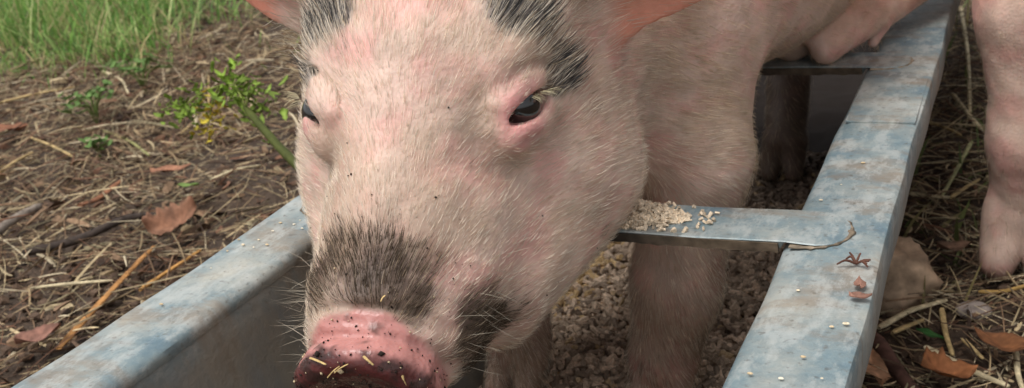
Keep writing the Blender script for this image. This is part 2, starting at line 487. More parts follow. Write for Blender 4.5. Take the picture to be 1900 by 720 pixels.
# centre of the slit (mm), outward normal, slit direction from inner to outer corner, lid-up; in mirrored coordinates
SLIT = {1: 5.9, -1: 3.8}
EYES = {1: eye_frame((65, 13, 11), (.80, .34, .38), (.47, -.85, -.20)),
        -1: eye_frame((56.5, 19, 18), (.68, .46, .57), (.47, -.85, -.15))}
def head_sdf(Q, ears=True, detail=True):
    """Q: head-local (s, f, u) in metres"""
    A = Q.copy(); m = MM
    tt = np.clip((.110 - Q[:, 1]) / .05, 0, 1)
    A[:, 0] = np.where(Q[:, 0] < 0, -Q[:, 0] * (1 + .11 * tt), Q[:, 0])          # the animal's right cheek is slimmer
    d = ell(A, (0, -45 * m, 2 * m), (70 * m, 78 * m, 58 * m))
    d = smin(d, rcone(A, (0, 0, -8 * m), (0, 122 * m, -27 * m), 47 * m, 34 * m), 34 * m)
    d = smin(d, rcone(A, (0, -32 * m, -66 * m), (0, 112 * m, -56 * m), 60 * m, 24 * m), 30 * m)
    d = smin(d, ell(A, (46 * m, -32 * m, -44 * m), (46 * m, 62 * m, 60 * m)), 30 * m)
    d = smin(d, rcone(A, (56 * m, -26 * m, -78 * m), (38 * m, 74 * m, -76 * m), 56 * m, 27 * m), 25 * m)   # jowl
    d = smin(d, rcone(A, (22 * m, 55 * m, -34 * m), (20 * m, 116 * m, -40 * m), 32 * m, 24 * m), 18 * m)
    d = smin(d, ell(A, (46 * m, -14 * m, 27 * m), (18 * m, 24 * m, 15 * m)), 22 * m)       # brow
    mound = np.where(Q[:, :1] < 0, np.array([[47.5, 17., 10.]]), np.array([[53., 12., 4.]])).astype(np.float32) * m
    d = smin(d, ell(A - mound, (0, 0, 0), (15 * m, 24 * m, 17 * m)), 12 * m)        # eye mound
    # snout
    d = smin(d, rcone(A, (0, 112 * m, -28 * m), (0, 146 * m, -32 * m), 33 * m, 29.5 * m), 14 * m)
    q = A - np.array((0, 158 * m, -33 * m), np.float32)
    # rounded elliptic disc, its face a little tipped up
    t = .10
    fz = q[:, 1] * math.cos(t) + q[:, 2] * math.sin(t); uz = -q[:, 1] * math.sin(t) + q[:, 2] * math.cos(t)
    rad = np.sqrt(((q[:, 0] + 2 * m * np.sign(Q[:, 0])) / .97) ** 2 + uz ** 2)
    dx = rad - 27.5 * m; dyy = np.abs(fz) - 1.0 * m
    disc = np.sqrt(np.maximum(dx, 0) ** 2 + np.maximum(dyy, 0) ** 2) + np.minimum(np.maximum(dx, dyy), 0) - 9.0 * m
    d = smin(d, disc, 5 * m)
    dish = ell(np.stack([q[:, 0], fz, uz], 1), (0, 13 * m, 0), (27 * m, 8 * m, 23 * m))
    d = smax(d, -dish, 5 * m)
    nos = ell(np.stack([q[:, 0], fz, uz], 1), (12.5 * m, 6 * m, -1 * m), (6.5 * m, 16 * m, 8 * m))
    d = smax(d, -nos, 4 * m)
    if detail:
        # mouth line
        mo = polyline_d(A, [(0, 140 * m, -72 * m), (24 * m, 118 * m, -68 * m), (40 * m, 80 * m, -62 * m), (50 * m, 50 * m, -58 * m)], 2.5 * m)
        d = smax(d, -mo, 5 * m)
        # eyelids: fold above, slit
        for sg, (c0, Nn, L, B) in EYES.items():
            c = (c0 * m).astype(np.float32)
            near = (np.abs(A - c).max(1) < .045) & (Q[:, 0] * sg > 0)
            if not near.any(): continue
            E = A[near]; de = d[near]
            M3 = np.stack([L, B, Nn], 1).astype(np.float32)
            de = smin(de, ell(E, c + B * 9.5 * m - Nn * 4.6 * m, (21 * m, 6.5 * m, 8 * m), M3), 7 * m)
            de = smin(de, ell(E, c - B * 10.5 * m - Nn * 4.4 * m, (22 * m, 7.5 * m, 8 * m), M3), 7 * m)
            de = smax(de, -ell(E, c, (17.5 * m, SLIT[sg] * m, 16 * m), M3), 2.0 * m)
            tear = polyline_d(E, [c - L * 13 * m + Nn * 3.5 * m, c - L * 20 * m - B * 2.0 * m + Nn * 2.5 * m, c - L * 26 * m - B * 5.0 * m + Nn * 1.0 * m], 1.3 * m)
            de = smax(de, -tear, 3 * m)
            for hh in (-16, -21, -26):
                cr = polyline_d(E, [c + L * k * m + B * (hh + .012 * k * k) * m + Nn * nn_ * m for k, nn_ in ((-15, 2.2), (0, 2.5), (15, 1.5))], 1.0 * m)
                de = smax(de, -cr, 4 * m)
            fold = polyline_d(E, [c + L * k * m * 1.0 + B * h * m + Nn * n * m for k, h, n in ((-26, 5, 1), (-16, 16, 3), (2, 20.5, 3), (17, 16, 2), (27, 6, -1))], 2.0 * m)
            de = smax(de, -fold, 4 * m)
            d = d.copy(); d[near] = de
        for pts, r in HEAD_GROOVES:
            pp = np.array(pts, np.float32) * m
            near = ((Q > pp.min(0) - .02) & (Q < pp.max(0) + .02)).all(1)
            if near.any():
                d = d.copy(); d[near] = smax(d[near], -polyline_d(Q[near], pp, r * m), 4 * m)
    if ears:
        # cupped ear reaching out sideways from the back of the skull; the pig's right ear is held higher
        e = A - np.array((60 * m, -50 * m, 30 * m), np.float32)
        an = np.where(Q[:, 0] > 0, -.30, .12).astype(np.float32)
        ca, sa = np.cos(an), np.sin(an)
        s1 = e[:, 0] * ca + e[:, 2] * sa; u1 = -e[:, 0] * sa + e[:, 2] * ca; f1 = e[:, 1] + .22 * s1
        t = np.clip((s1 + 30 * m) / (145 * m), 0, 1)
        half = 50 * m * np.sqrt(np.maximum(t * (1 - t) * 4, 0)) * (1 - .30 * t) + 1e-5
        mid = 8 * m + .10 * s1
        out2 = np.abs(u1 - mid) - half
        out2 = np.maximum(out2, np.maximum(-30 * m - s1, s1 - 115 * m)) * .7
        sheet = np.abs(f1 - (-16 * m + 7.0 * (u1 - mid) ** 2)) - 3.2 * m
        ear = smax(out2, sheet, 5 * m)
        base = rcone(A, (46 * m, -56 * m, 22 * m), (72 * m, -66 * m, 40 * m), 34 * m, 22 * m)
        cup = ell(A, (86 * m, -42 * m, 44 * m), (26 * m, 20 * m, 20 * m))
        base = smax(base, -cup, 12 * m)
        d = smin(d, smin(base, ear, 10 * m), 16 * m)
    return d

def _arc(f, r, a0, a1, du=-31, n=7):
    return [(r * 1.06 * math.sin(t), f - 5 * abs(math.sin(t)), du + r * math.cos(t)) for t in np.linspace(math.radians(a0), math.radians(a1), n)]
HEAD_GROOVES = [([(33, 29, 35), (38, 16, 44), (47.5, 1, 47), (57, -14, 44)], 1.7),
                ([(42, 22, 38), (46, 12, 43.5), (56, -6, 44)], 1.4),
                ([(-30, 24, 39), (-36, 10, 46), (-42, 0, 49)], .8),
                ([(49, 30, 22), (44, 42, 16), (42, 52, 8)], 1.0),
                (_arc(148.5, 33.6, -75, 95, -32), 2.0), (_arc(136, 37.6, -40, 70, -32), 1.6), (_arc(142, 35.6, -28, 48, -32), 1.5), (_arc(152.5, 35.8, -14, 36, -32), 1.0)]

def trotter(P, fet, toe, side, k=1.0, splay=1.15, up=(0, 0, 1)):
    """two toes and two dew claws from fetlock to toe tips; side = unit vector across the foot"""
    fet = np.array(fet, float); toe = np.array(toe, float); side = np.array(side, float)
    ax = toe - fet; L = np.linalg.norm(ax)
    up = np.array(up, float)
    d = None
    for s in (-1, 1):
        a = fet + ax * .25 + side * s * .008 * k
        b_ = toe + side * s * .0115 * k * splay
        e = rcone(P, a, b_, .016 * k, .0095 * k)
        d = e if d is None else smin(d, e, .0015 * k)
    for s in (-1, 1):
        c = fet + ax * .18 + side * s * .013 * k
        back = -(up - ax / L * (up @ ax / L))
        back = -np.array([0, -1, 0]) if False else back
        h = np.cross(side, ax / L)
        if h @ DEW < 0: h = -h
        e = rcone(P, c + h * .010 * k, c + h * .021 * k + ax / L * .014 * k, .0075 * k, .0045 * k)
        d = smin(d, e, .004 * k)
    return d

DEW = np.array([0, 1., -.2])

def pig_sdf(P, cfg):
    k = cfg.get('scale', 1.0)
    P = ((P - np.asarray(cfg['T'], np.float32)) / k).astype(np.float32)
    d = None
    for (c, r, kk) in cfg['ells']:
        e = ell(P, c, r); d = e if d is None else smin(d, e, kk)
    for (a, b_, r1, r2, kk) in cfg['cones']:
        d = smin(d, rcone(P, a, b_, r1, r2), kk)
    for leg in cfg['legs']:
        pts, rad = leg['pts'], leg['rad']
        al = np.array(list(pts) + [leg['toe']], np.float32)
        near = ((P > al.min(0) - .13) & (P < al.max(0) + .13)).all(1)
        if not near.any(): continue
        Pn = P[near]
        e = None
        for i in range(len(pts) - 1):
            c = rcone(Pn, pts[i], pts[i + 1], rad[i], rad[i + 1])
            e = c if e is None else smin(e, c, .018)
        e = smin(e, trotter(Pn, pts[-1], leg['toe'], leg['side'], leg.get('k', 1.0), leg.get('splay', 1.15)), .008)
        d[near] = smin(d[near], e, leg.get('blend', .03))
    O, B = cfg['head']
    Q = (P - np.asarray(O, np.float32)) @ B.T
    near = np.abs(Q - np.array((0, .04, -.02), np.float32)).max(1) < .235
    if near.any():
        d[near] = smin(d[near], head_sdf(Q[near], detail=cfg.get('detail', True)), .022)
    return d * k

PIG1 = dict(T=(0, 0, 0),
    head=(np.array([-.029, .486, .3415]), basis((.97, .20, -.03), (.164, -.87, -.47))),
    ells=[((-.018, .71, .365), (.096, .14, .115), .05),
          ((.022, .90, .368), (.148, .25, .118), .05),
          ((.03, 1.12, .385), (.118, .15, .115), .05)],
    cones=[((-.038, .555, .350), (-.02, .68, .372), .078, .100, .05),
           ((-.034, .58, .30), (-.02, .68, .315), .060, .070, .05),
           ((.03, 1.26, .43), (.05, 1.30, .40), .012, .008, .02),
           ((.05, 1.30, .40), (.03, 1.31, .36), .008, .005, .005)],
    legs=[dict(pts=[(.050, .70, .315), (.064, .675, .245), (.050, .662, .150), (.036, .664, .092)], rad=[.052, .038, .0285, .0265], toe=(.034, .645, .060), side=(1, 0, 0), blend=.04),
          dict(pts=[(-.075, .70, .315), (-.086, .672, .245), (-.078, .655, .150), (-.080, .660, .092)], rad=[.062, .042, .027, .0245], toe=(-.082, .640, .060), side=(1, 0, 0), blend=.04),
          dict(pts=[(.085, 1.13, .37), (.135, 1.06, .335), (.205, 1.13, .296), (.150, .985, .272)], rad=[.085, .050, .026, .0215], toe=(.103, .903, .253), side=(.88, -.47, 0), blend=.03, splay=1.45),
          dict(pts=[(-.03, 1.15, .36), (.0, 1.07, .275), (.034, 1.18, .19), (.036, 1.12, .10)], rad=[.085, .052, .026, .021], toe=(.035, 1.10, .062), side=(1, 0, 0), blend=.03)])
PIG2 = dict(T=(.385, .165, .004), scale=1.25, detail=False, leg_mud=.25, foot_mud=.8, dust=.4, marks=.25,
    head=(np.array([.05, .51, .40]), basis((.8, .6, 0), (.58, -.76, -.28))),
    ells=[((0, .71, .33), (.10, .14, .115), .05), ((0, .90, .335), (.128, .22, .112), .05), ((0, 1.10, .34), (.115, .14, .112), .05)],
    cones=[((.03, .58, .385), (0, .68, .345), .085, .102, .05),
           ((0, 1.24, .39), (.03, 1.28, .36), .012, .008, .02), ((.03, 1.28, .36), (.0, 1.29, .32), .008, .005, .005)],
    legs=[dict(pts=[(s * .080, .71, .28), (s * .086, .685, .20), (s * .084, .675, .11), (s * .087, .680, .058)], rad=[.055, .038, .0285, .0265], toe=(s * .090, .660, .015), side=(1, 0, 0), k=1.28, blend=.03, splay=1.02) for s in (1, -1)] +
         [dict(pts=[(s * .065, 1.12, .31), (s * .08, 1.06, .22), (s * .08, 1.16, .13), (s * .08, 1.13, .045)], rad=[.085, .055, .031, .027], toe=(s * .08, 1.112, .012), side=(1, 0, 0), k=1.1, blend=.03) for s in (1, -1)])
#SDF-END
def surface_nets(fn, lo, hi, h, band=None):
    lo = np.array(lo, np.float64); hi = np.array(hi, np.float64)
    n = np.ceil((hi - lo) / h).astype(int) + 1
    cf = 5                                           # coarse factor
    nc = (n + cf - 1) // cf + 1
    cg = np.stack(np.meshgrid(*[np.arange(k) for k in nc], indexing='ij'), -1).reshape(-1, 3)
    dc = np.empty(len(cg), np.float32)
    for s in range(0, len(cg), 400000):
        dc[s:s + 400000] = fn((lo + cg[s:s + 400000] * h * cf).astype(np.float32))
    dc = dc.reshape(nc)
    D = np.repeat(np.repeat(np.repeat(dc, cf, 0), cf, 1), cf, 2)[:n[0], :n[1], :n[2]].copy()
    near = np.abs(dc) < h * cf * 2.4
    nearf = np.repeat(np.repeat(np.repeat(near, cf, 0), cf, 1), cf, 2)[:n[0], :n[1], :n[2]]
    # coarse sample i covers fine i*cf .. i*cf+cf-1
    idx = np.argwhere(nearf)
    vals = np.empty(len(idx), np.float32)
    for s in range(0, len(idx), 400000):
        vals[s:s + 400000] = fn((lo + idx[s:s + 400000] * h).astype(np.float32))
    D[idx[:, 0], idx[:, 1], idx[:, 2]] = vals
    ins = D < 0
    cnt = np.zeros(n - 1, np.int8)
    for dx in (0, 1):
        for dy in (0, 1):
            for dz in (0, 1):
                cnt += ins[dx:n[0] - 1 + dx, dy:n[1] - 1 + dy, dz:n[2] - 1 + dz]
    cells = np.argwhere((cnt > 0) & (cnt < 8))
    vid = np.full(n - 1, -1, np.int32)
    vid[cells[:, 0], cells[:, 1], cells[:, 2]] = np.arange(len(cells))
    acc = np.zeros((len(cells), 3)); w = np.zeros(len(cells))
    corner = [(a, b_, c) for a in (0, 1) for b_ in (0, 1) for c in (0, 1)]
    val = {c: D[cells[:, 0] + c[0], cells[:, 1] + c[1], cells[:, 2] + c[2]] for c in corner}
    for c in corner:
        for ax in range(3):
            if c[ax] == 0:
                e = list(c); e[ax] = 1; e = tuple(e)
                a, b_ = val[c], val[e]
                mk = (a < 0) != (b_ < 0)
                t = np.where(mk, a / np.where(mk, a - b_, 1), 0)
                p = np.repeat(np.array([c], float), len(cells), 0); p[:, ax] += t
                acc += p * mk[:, None]; w += mk
    V = lo + (cells + acc / np.maximum(w, 1)[:, None]) * h
    quads = []
    for ax in range(3):
        o1, o2 = (ax + 1) % 3, (ax + 2) % 3
        sl0 = [slice(None)] * 3; sl1 = [slice(None)] * 3
        sl0[ax] = slice(0, n[ax] - 1); sl1[ax] = slice(1, n[ax])
        ch = ins[tuple(sl0)] != ins[tuple(sl1)]
        e = np.argwhere(ch)
        ok = (e[:, o1] > 0) & (e[:, o2] > 0) & (e[:, o1] < n[o1] - 1) & (e[:, o2] < n[o2] - 1)
        e = e[ok]
        flip = ins[e[:, 0], e[:, 1], e[:, 2]]
        def cell(d1, d2):
            c = e.copy(); c[:, o1] -= d1; c[:, o2] -= d2
            return vid[c[:, 0], c[:, 1], c[:, 2]]
        q = np.stack([cell(1, 1), cell(0, 1), cell(0, 0), cell(1, 0)], 1)
        q[~flip] = q[~flip][:, ::-1]
        quads.append(q)
    Q = np.concatenate(quads)
    return V, Q[(Q >= 0).all(1)]

def grad(fn, V, eps):
    G = np.empty((len(V), 3), np.float32)
    for i in range(3):
        o = np.zeros(3, np.float32); o[i] = eps
        G[:, i] = fn((V + o).astype(np.float32)) - fn((V - o).astype(np.float32))
    return G / np.maximum(np.linalg.norm(G, axis=1, keepdims=True), 1e-9)

def build_surface(cfg, lo, hi, h):
    fn = lambda P: pig_sdf(P, cfg)
    V, Q = surface_nets(fn, lo, hi, h)
    for it in range(2):
        N = grad(fn, V, h * .4)
        d = np.clip(fn(V.astype(np.float32)), -h * .7, h * .7)
        V = V - N * d[:, None] * .9
    N = grad(fn, V, h * .4)
    return V.astype(np.float32), Q, N

def head_local(P, cfg):
    O, B = cfg['head']
    p = (P - np.asarray(cfg['T'], np.float32)) / cfg.get('scale', 1.0)
    return (p - np.asarray(O, np.float32)) @ B.T * 1000.0      # mm: side, forward, up

def blob(L, c, r):
    q = (L - np.asarray(c, np.float32)) / np.asarray(r, np.float32)
    return np.exp(-(q * q).sum(1))

C_SKIN = np.array(lin(220, 190, 174)); C_PINK = np.array(lin(220, 148, 142)); C_GREY = np.array(lin(112, 114, 114))
C_BROWN = np.array(lin(84, 66, 52)); C_DISC = np.array(lin(92, 48, 46)); C_RIM = np.array(lin(198, 138, 130))
def regions(P, cfg):
    """pigment and dirt masks over the animal"""
    L = head_local(P, cfg)
    k = cfg.get('scale', 1.0)
    n = fbm(P / k, 55, 5, 3); n2 = fbm(P / k, 160, 8, 3)
    A = np.abs(L[:, 0])
    grey = blob(L, (62, -26, 44), (21, 19, 20)) * 1.5 + blob(L, (-48, -22, 50), (20, 20, 22)) * 1.4
    grey = grey + blob(L, (79, -20, 6), (11, 13, 14)) * 1.3 + blob(L, (-55, 6, 31), (7, 8, 7)) * 1.2
    grey = grey + blob(L, (75, -6, 8), (8, 9, 8)) * 1.2 + blob(L, (80, -62, 66), (24, 24, 24)) + blob(L, (-70, -58, 66), (24, 24, 24))
    grey = sstep(.22, .85, grey + (n2 - .5) * .7 + (n - .5) * .4)
    mud = blob(L, (4, 116, 10), (21, 28, 17)) * 1.45 + blob(L, (-26, 114, 0), (17, 28, 18)) * 1.1 + blob(L, (24, 128, 0), (15, 20, 16)) * .8
    mud = mud + blob(L, (45, 124, -40), (15, 24, 22)) * 1.5 + blob(L, (44, 100, -58), (14, 28, 14)) * 1.2 + blob(L, (-46, 105, -30), (10, 26, 14)) * .5
    tuft = fbm(P / k * np.array([1, 1, 1], np.float32), 75, 15, 3)
    mud = sstep(.25, 1.15, mud + (n - .5) * .8 + (tuft - .5) * 1.3)
    eye = np.exp(-(((A - 61) / 18) ** 2 + ((L[:, 1] - 17) / 29) ** 2 + ((L[:, 2] - 11) / 23) ** 2))
    grey = grey * cfg.get('marks', 1); mud = mud * cfg.get('marks', 1)
    pink = sstep(.22, .85, eye + (n2 - .5) * .45)
    ear = sstep(92, 108, A) * sstep(-40, -55, L[:, 1]) * sstep(-26, -12, L[:, 2]) * sstep(250, 230, A) * sstep(-114, -100, L[:, 1])
    disc = sstep(154.5, 160.5, L[:, 1] + (n2 - .5) * 7 + (n - .5) * 5)
    rim = sstep(-2, 3, L[:, 1] - 136 - 9 * sstep(16, 38, np.abs(L[:, 0] + 3)) + (n - .5) * 5)
    inhead = (L[:, 1] < 190)
    return dict(L=L, grey=grey, mud=mud, pink=pink, ear=ear, disc=disc * inhead, rim=rim * inhead, n=n, n2=n2)

def mixc(c, k, col): return c * (1 - k[:, None]) + np.asarray(col)[None] * k[:, None]

def skin_colour(P, N, cfg):
    r = regions(P, cfg); k0 = cfg.get('scale', 1.0)
    c = np.repeat(C_SKIN[None], len(P), 0)
    c = mixc(c, sstep(.40, .72, r['n']) * .45, C_PINK)
    c = mixc(c, r['pink'] * .85, np.array(lin(216, 150, 145)))
    c = mixc(c, r['ear'] * .85, np.array(lin(228, 148, 122)))
    c = mixc(c, r['grey'] * .9, C_GREY)
    c = mixc(c, r['mud'] * .88, C_BROWN * np.array([.62, .56, .48]))
    g1 = None
    if cfg.get('detail', True):                       # dirt rubbed into the brow wrinkles
        g1 = np.minimum(*[polyline_d(r['L'].astype(np.float32), np.array(HEAD_GROOVES[i][0], np.float32), 1.0) for i in (0, 1)])
        c = mixc(c, sstep(2.2, .2, g1) * .55, C_BROWN * 1.2)
    dust = sstep(.38, .68, fbm(P / k0, 22, 61, 4)) * .6 * cfg.get('dust', 1) * (1 - r['pink'])
    c = mixc(c, dust, np.array(lin(174, 150, 128)))
    c = mixc(c, r['rim'], C_RIM)
    speck = sstep(.64, .72, r['n2']) * r['rim'] * .7
    c = mixc(c, speck * .9, C_BROWN * .5)
    c = mixc(c, r['disc'], C_DISC)
    gr = r['disc'] * sstep(.45, .65, r['n2'])
    c = mixc(c, gr * .8, np.array(lin(58, 44, 40)))
    k = cfg.get('scale', 1.0); z = (P[:, 2] - cfg['T'][2])
    low = sstep(.24, .09, z + (r['n'] - .5) * .12)
    c = mixc(c, low * .36 * cfg.get('leg_mud', 1), C_BROWN * 1.3)
    hind = sstep(1.02, 1.08, P[:, 1]) * sstep(.22, .16, z + (r['n'] - .5) * .05) * (k0 == 1.0)      # the hind leg in the trough turns darker and greyer low down
    c = mixc(c, hind * .85, np.array(lin(92, 80, 70)))
    foot = sstep(.035, .012, z + (r['n'] - .5) * .02) * (cfg['T'][2] < .01) * (cfg.get('foot_mud', 0))
    c = mixc(c, foot, C_BROWN)
    wet = np.clip(r['rim'] * .7 + r['disc'] * .3 + sstep(.5, .9, r['pink']) * .25, 0, 1)
    return c, wet

def hair_field(P, N, cfg):
    """combed direction of the coat"""
    O, B = cfg['head']
    L = head_local(P, cfg)
    S, F, U = B
    inh = sstep(-120, -70, L[:, 1])[:, None] * sstep(-175, -130, L[:, 2])[:, None]
    side = np.clip(L[:, :1] / 70, -1, 1)
    fl = -F[None] * 1.0 + S[None] * side * (.35 + .5 * sstep(10, -50, L[:, 2]))[:, None] - U[None] * (.8 * sstep(20, -60, L[:, 2]) * sstep(30, -40, L[:, 1]))[:, None]
    # brow: sweeps up and out
    z = P[:, 2] - cfg['T'][2]
    k = cfg.get('scale', 1.0)
    leg = sstep(.29, .22, z / k)[:, None]
    body = np.array([0.05, .8, -.35])[None] * (1 - leg) + np.array([.25, .25, -1.0])[None] * leg
    d = fl * inh + body * (1 - inh)
    jit = np.stack([fbm(P, 70, 31 + i, 2) - .5 for i in range(3)], 1) * .9
    d = d + jit
    d = d - N * (d * N).sum(1, keepdims=True)
    return d / np.maximum(np.linalg.norm(d, axis=1, keepdims=True), 1e-6)

def strips(root, d, n, length, width, lift, droop, roll):
    """tapered two-segment blades"""
    c, s = np.cos(lift)[:, None], np.sin(lift)[:, None]
    d1 = d * c + n * s
    lf2 = lift - droop
    d2 = d * np.cos(lf2)[:, None] + n * np.sin(lf2)[:, None]
    b0 = np.cross(d1, n); b0 /= np.maximum(np.linalg.norm(b0, axis=1, keepdims=True), 1e-6)
    u = np.cross(b0, d1)
    wv = (b0 * np.cos(roll)[:, None] + u * np.sin(roll)[:, None]) * (width * .5)[:, None]
    p0 = root - n * .0006; p1 = root + d1 * (length * .5)[:, None]; p2 = p1 + d2 * (length * .5)[:, None]
    V = np.stack([p0 - wv, p0 + wv, p1 + wv * .8, p1 - wv * .8, p2], 1)
    k = np.arange(len(root))[:, None] * 5
    return V.reshape(-1, 3), k + np.array([[0, 1, 2, 3]]), k + np.array([[3, 2, 4]])

def sample_surface(V, Q, count, weight):
    a, b_, c, e = V[Q[:, 0]], V[Q[:, 1]], V[Q[:, 2]], V[Q[:, 3]]
    ar = np.linalg.norm(np.cross(c - a, e - b_), axis=1) * .5
    w = ar * weight(V[Q].mean(1)); cdf = np.cumsum(w); tot = cdf[-1]
    f = np.searchsorted(cdf, RNG.random(count) * tot)
    f = np.minimum(f, len(Q) - 1)
    u, v = RNG.random((2, count))[:, :, None]
    return (a[f] * (1 - u) + b_[f] * u) * (1 - v) + (e[f] * (1 - u) + c[f] * u) * v

def make_coat(V, Q, cfg, count, parent):
    fn = lambda P: pig_sdf(P, cfg)
    def weight(P):
        r = regions(P, cfg)
        L = r['L']
        w = np.where((L[:, 1] > -110), 1.0, .38)
        w = w * np.where(P[:, 1] - cfg['T'][1] > .80, .55, 1.0)
        w = w * (1 - r['rim'] * 1.0) * (1 - r['pink'] * .15) * (1 - .85 * r['ear'])
        w = w * (1 + 1.2 * r['grey'] + .8 * r['mud'])
        return np.maximum(w, 0)
    P = sample_surface(V, Q, count, weight).astype(np.float32)
    N = grad(fn, P, .0015)
    r = regions(P, cfg); L = r['L']
    d = hair_field(P, N, cfg)
    n = len(P)
    rnd = RNG.random(n)
    ln = .006 + .007 * RNG.random(n)
    face = sstep(-60, 100, L[:, 1])
    ln = ln * (1 - .35 * face) * np.where(L[:, 1] < -100, 1.15, 1)
    ln = ln * (1 + .5 * r['grey'] + .25 * r['mud'] + .6 * r['ear']) * (1 - .62 * r['pink'])
    lift = np.radians(12 + 16 * RNG.random(n)) * (1 + .6 * r['mud'] + .5 * r['grey']) * np.where(L[:, 1] < -100, .65, 1)
    bodyk = sstep(-60, -110, L[:, 1])
    pale = mixc(np.repeat(np.array(lin(242, 230, 212))[None], n, 0), bodyk * .8, np.array(lin(220, 200, 170))) * (.70 + .4 * rnd)[:, None]
    tan = np.array(lin(196, 172, 140))
    col = mixc(pale, (RNG.random(n) < .25) * .7, tan)
    g = (RNG.random(n) < r['grey'] * .52)
    col = mixc(col, g * .95, np.array(lin(46, 50, 56)))
    col = mixc(col, r['mud'] * .65, np.array(lin(150, 122, 88)))
    mk = (RNG.random(n) < r['mud'] * .88)
    col = mixc(col, mk * .85, np.array(lin(46, 35, 26)))
    z = P[:, 2] - cfg['T'][2]
    lowm = (RNG.random(n) < sstep(.18, .08, z) * .35)
    col = mixc(col, lowm * .8, np.array(lin(96, 80, 60)))
    # bristles stand in small tufts: tips of neighbours lean together, tufts differ in tone
    cell = np.floor(P / .0032).astype(np.int64); key = cell[:, 0] * 73856093 ^ cell[:, 1] * 19349663 ^ cell[:, 2] * 83492791
    _, inv = np.unique(key, return_inverse=True); inv = inv.ravel(); nc = inv.max() + 1
    tip = P + d * ln[:, None]; cnt = np.bincount(inv, minlength=nc)[:, None]
    mt = np.stack([np.bincount(inv, weights=tip[:, i], minlength=nc) for i in range(3)], 1) / cnt
    cl = (.35 + .4 * RNG.random(nc))[inv][:, None]
    td = tip * (1 - cl) + mt[inv] * cl - P
    td = td - N * (td * N).sum(1, keepdims=True); tl = np.linalg.norm(td, axis=1, keepdims=True)
    d = np.where(tl > .002, td / np.maximum(tl, 1e-6), d)
    col = col * (.78 + .40 * RNG.random(nc))[inv][:, None]
    VV, q, t = strips(P, d, N, ln, (.00013 + .00014 * RNG.random(n)) * (1 + .5 * r['grey'] + .4 * r['mud']), lift, np.radians(8 + 14 * RNG.random(n)), (RNG.random(n) - .5) * 2.4)
    o = mesh_np('hair', VV, quads=q, tris=t, mat=M_HAIR, parent=parent, cols=np.repeat(col, 5, 0))
    o['kind'] = 'stuff'
    return o

def sphere_mesh(name, c, r, mat, parent, n=24, scale=(1, 1, 1)):
    V = []; Q = []
    for i in range(n + 1):
        th = math.pi * i / n
        for j in range(2 * n):
            ph = math.pi * j / n
            V.append((c[0] + r * scale[0] * math.sin(th) * math.cos(ph), c[1] + r * scale[1] * math.sin(th) * math.sin(ph), c[2] + r * scale[2] * math.cos(th)))
    m2 = 2 * n
    for i in range(n):
        for j in range(m2):
            Q.append((i * m2 + j, (i + 1) * m2 + j, (i + 1) * m2 + (j + 1) % m2, i * m2 + (j + 1) % m2))
    return mesh_np(name, V, quads=Q, mat=mat, parent=parent)

def from_head(cfg, p):
    O, B = cfg['head']
    return (np.asarray(O) + (np.asarray(p, float) * MM) @ B.astype(float)) * cfg.get('scale', 1.0) + np.asarray(cfg['T'])

def make_pig(name, cfg, lo, hi, h, hairs, loc, label, group):
    root = empty(name, loc)
    tag(root, label, 'pig', group)
    V, Q, N = build_surface(cfg, lo, hi, h)
    Lh = head_local(V, cfg); k = cfg.get('scale', 1.0)
    fleshy = sstep(134, 142, Lh[:, 1])
    disp = (fbm(V / k, 38, 41, 3) - .5) * .0032 + (fbm(V / k, 130, 43, 2) - .5) * (.0008 + .0014 * fleshy)
    V = (V + N * disp[:, None] * k).astype(np.float32)
    cols, wet = skin_colour(V, N, cfg)
    body = mesh_np('body', V, quads=Q, mat=M_SKIN, parent=root, cols=cols, wet=wet)
    for sg in (1, -1):
        m3 = np.array([sg, 1, 1]); k = cfg.get('scale', 1.0)
        c0, Nn, L, Bv = [v * m3 for v in EYES[sg]]
        sphere_mesh('eye', from_head(cfg, c0 - Nn * (9.2 if sg > 0 else 10.6)), .0122 * k, M_EYE, root)
        # pale lashes along the outer part of the upper lid
        n = 34; B3 = cfg['head'][1].astype(float)
        t = RNG.random(n) * 15 - 1
        roots = np.array([c0 + L * a + Bv * (5.4 - .015 * a * a) + Nn * 4.0 for a in t])
        dirs = np.array([Nn * .8 - Bv * (.35 + .4 * random.random()) + L * (a / 18 + .35 * (random.random() - .5)) for a in t])
        dirs /= np.linalg.norm(dirs, axis=1, keepdims=True)
        rw = np.array([from_head(cfg, p) for p in roots]); dw = dirs @ B3
        nn = np.repeat((Bv @ B3)[None], n, 0); nn = nn - dw * (dw * nn).sum(1, keepdims=True); nn /= np.linalg.norm(nn, axis=1, keepdims=True)
        VV, q, tt = strips(rw, dw, nn, (.006 + .005 * RNG.random(n)) * k, np.full(n, .00036 * k), np.zeros(n), np.radians(25 * RNG.random(n)), RNG.random(n) * 3)
        lc = np.repeat(np.array(lin(214, 204, 170))[None], n, 0) * (.6 + .5 * RNG.random(n))[:, None]
        o = mesh_np('eyelashes', VV, quads=q, tris=tt, mat=M_HAIR, parent=root, cols=np.repeat(lc, 5, 0)); o['kind'] = 'stuff'
    make_coat(V, Q, cfg, hairs, root)
    return root, V, Q

pig1, PV, PQ = make_pig('piglet', PIG1, (-.28, .28, .03), (.28, 1.36, .56), .0022, 135000, (0, .66, .05),
    'pink piglet with grey patches by its ears standing in the trough, muddy snout raised', 'pigs at the trough')
pig2, _, _ = make_pig('pig', PIG2, (.10, .62, -.02), (.72, 1.86, .78), .0034, 52000, (.385, .99, 0),
    'second, larger pale pink pig beside the trough, its front trotter on the straw', 'pigs at the trough')

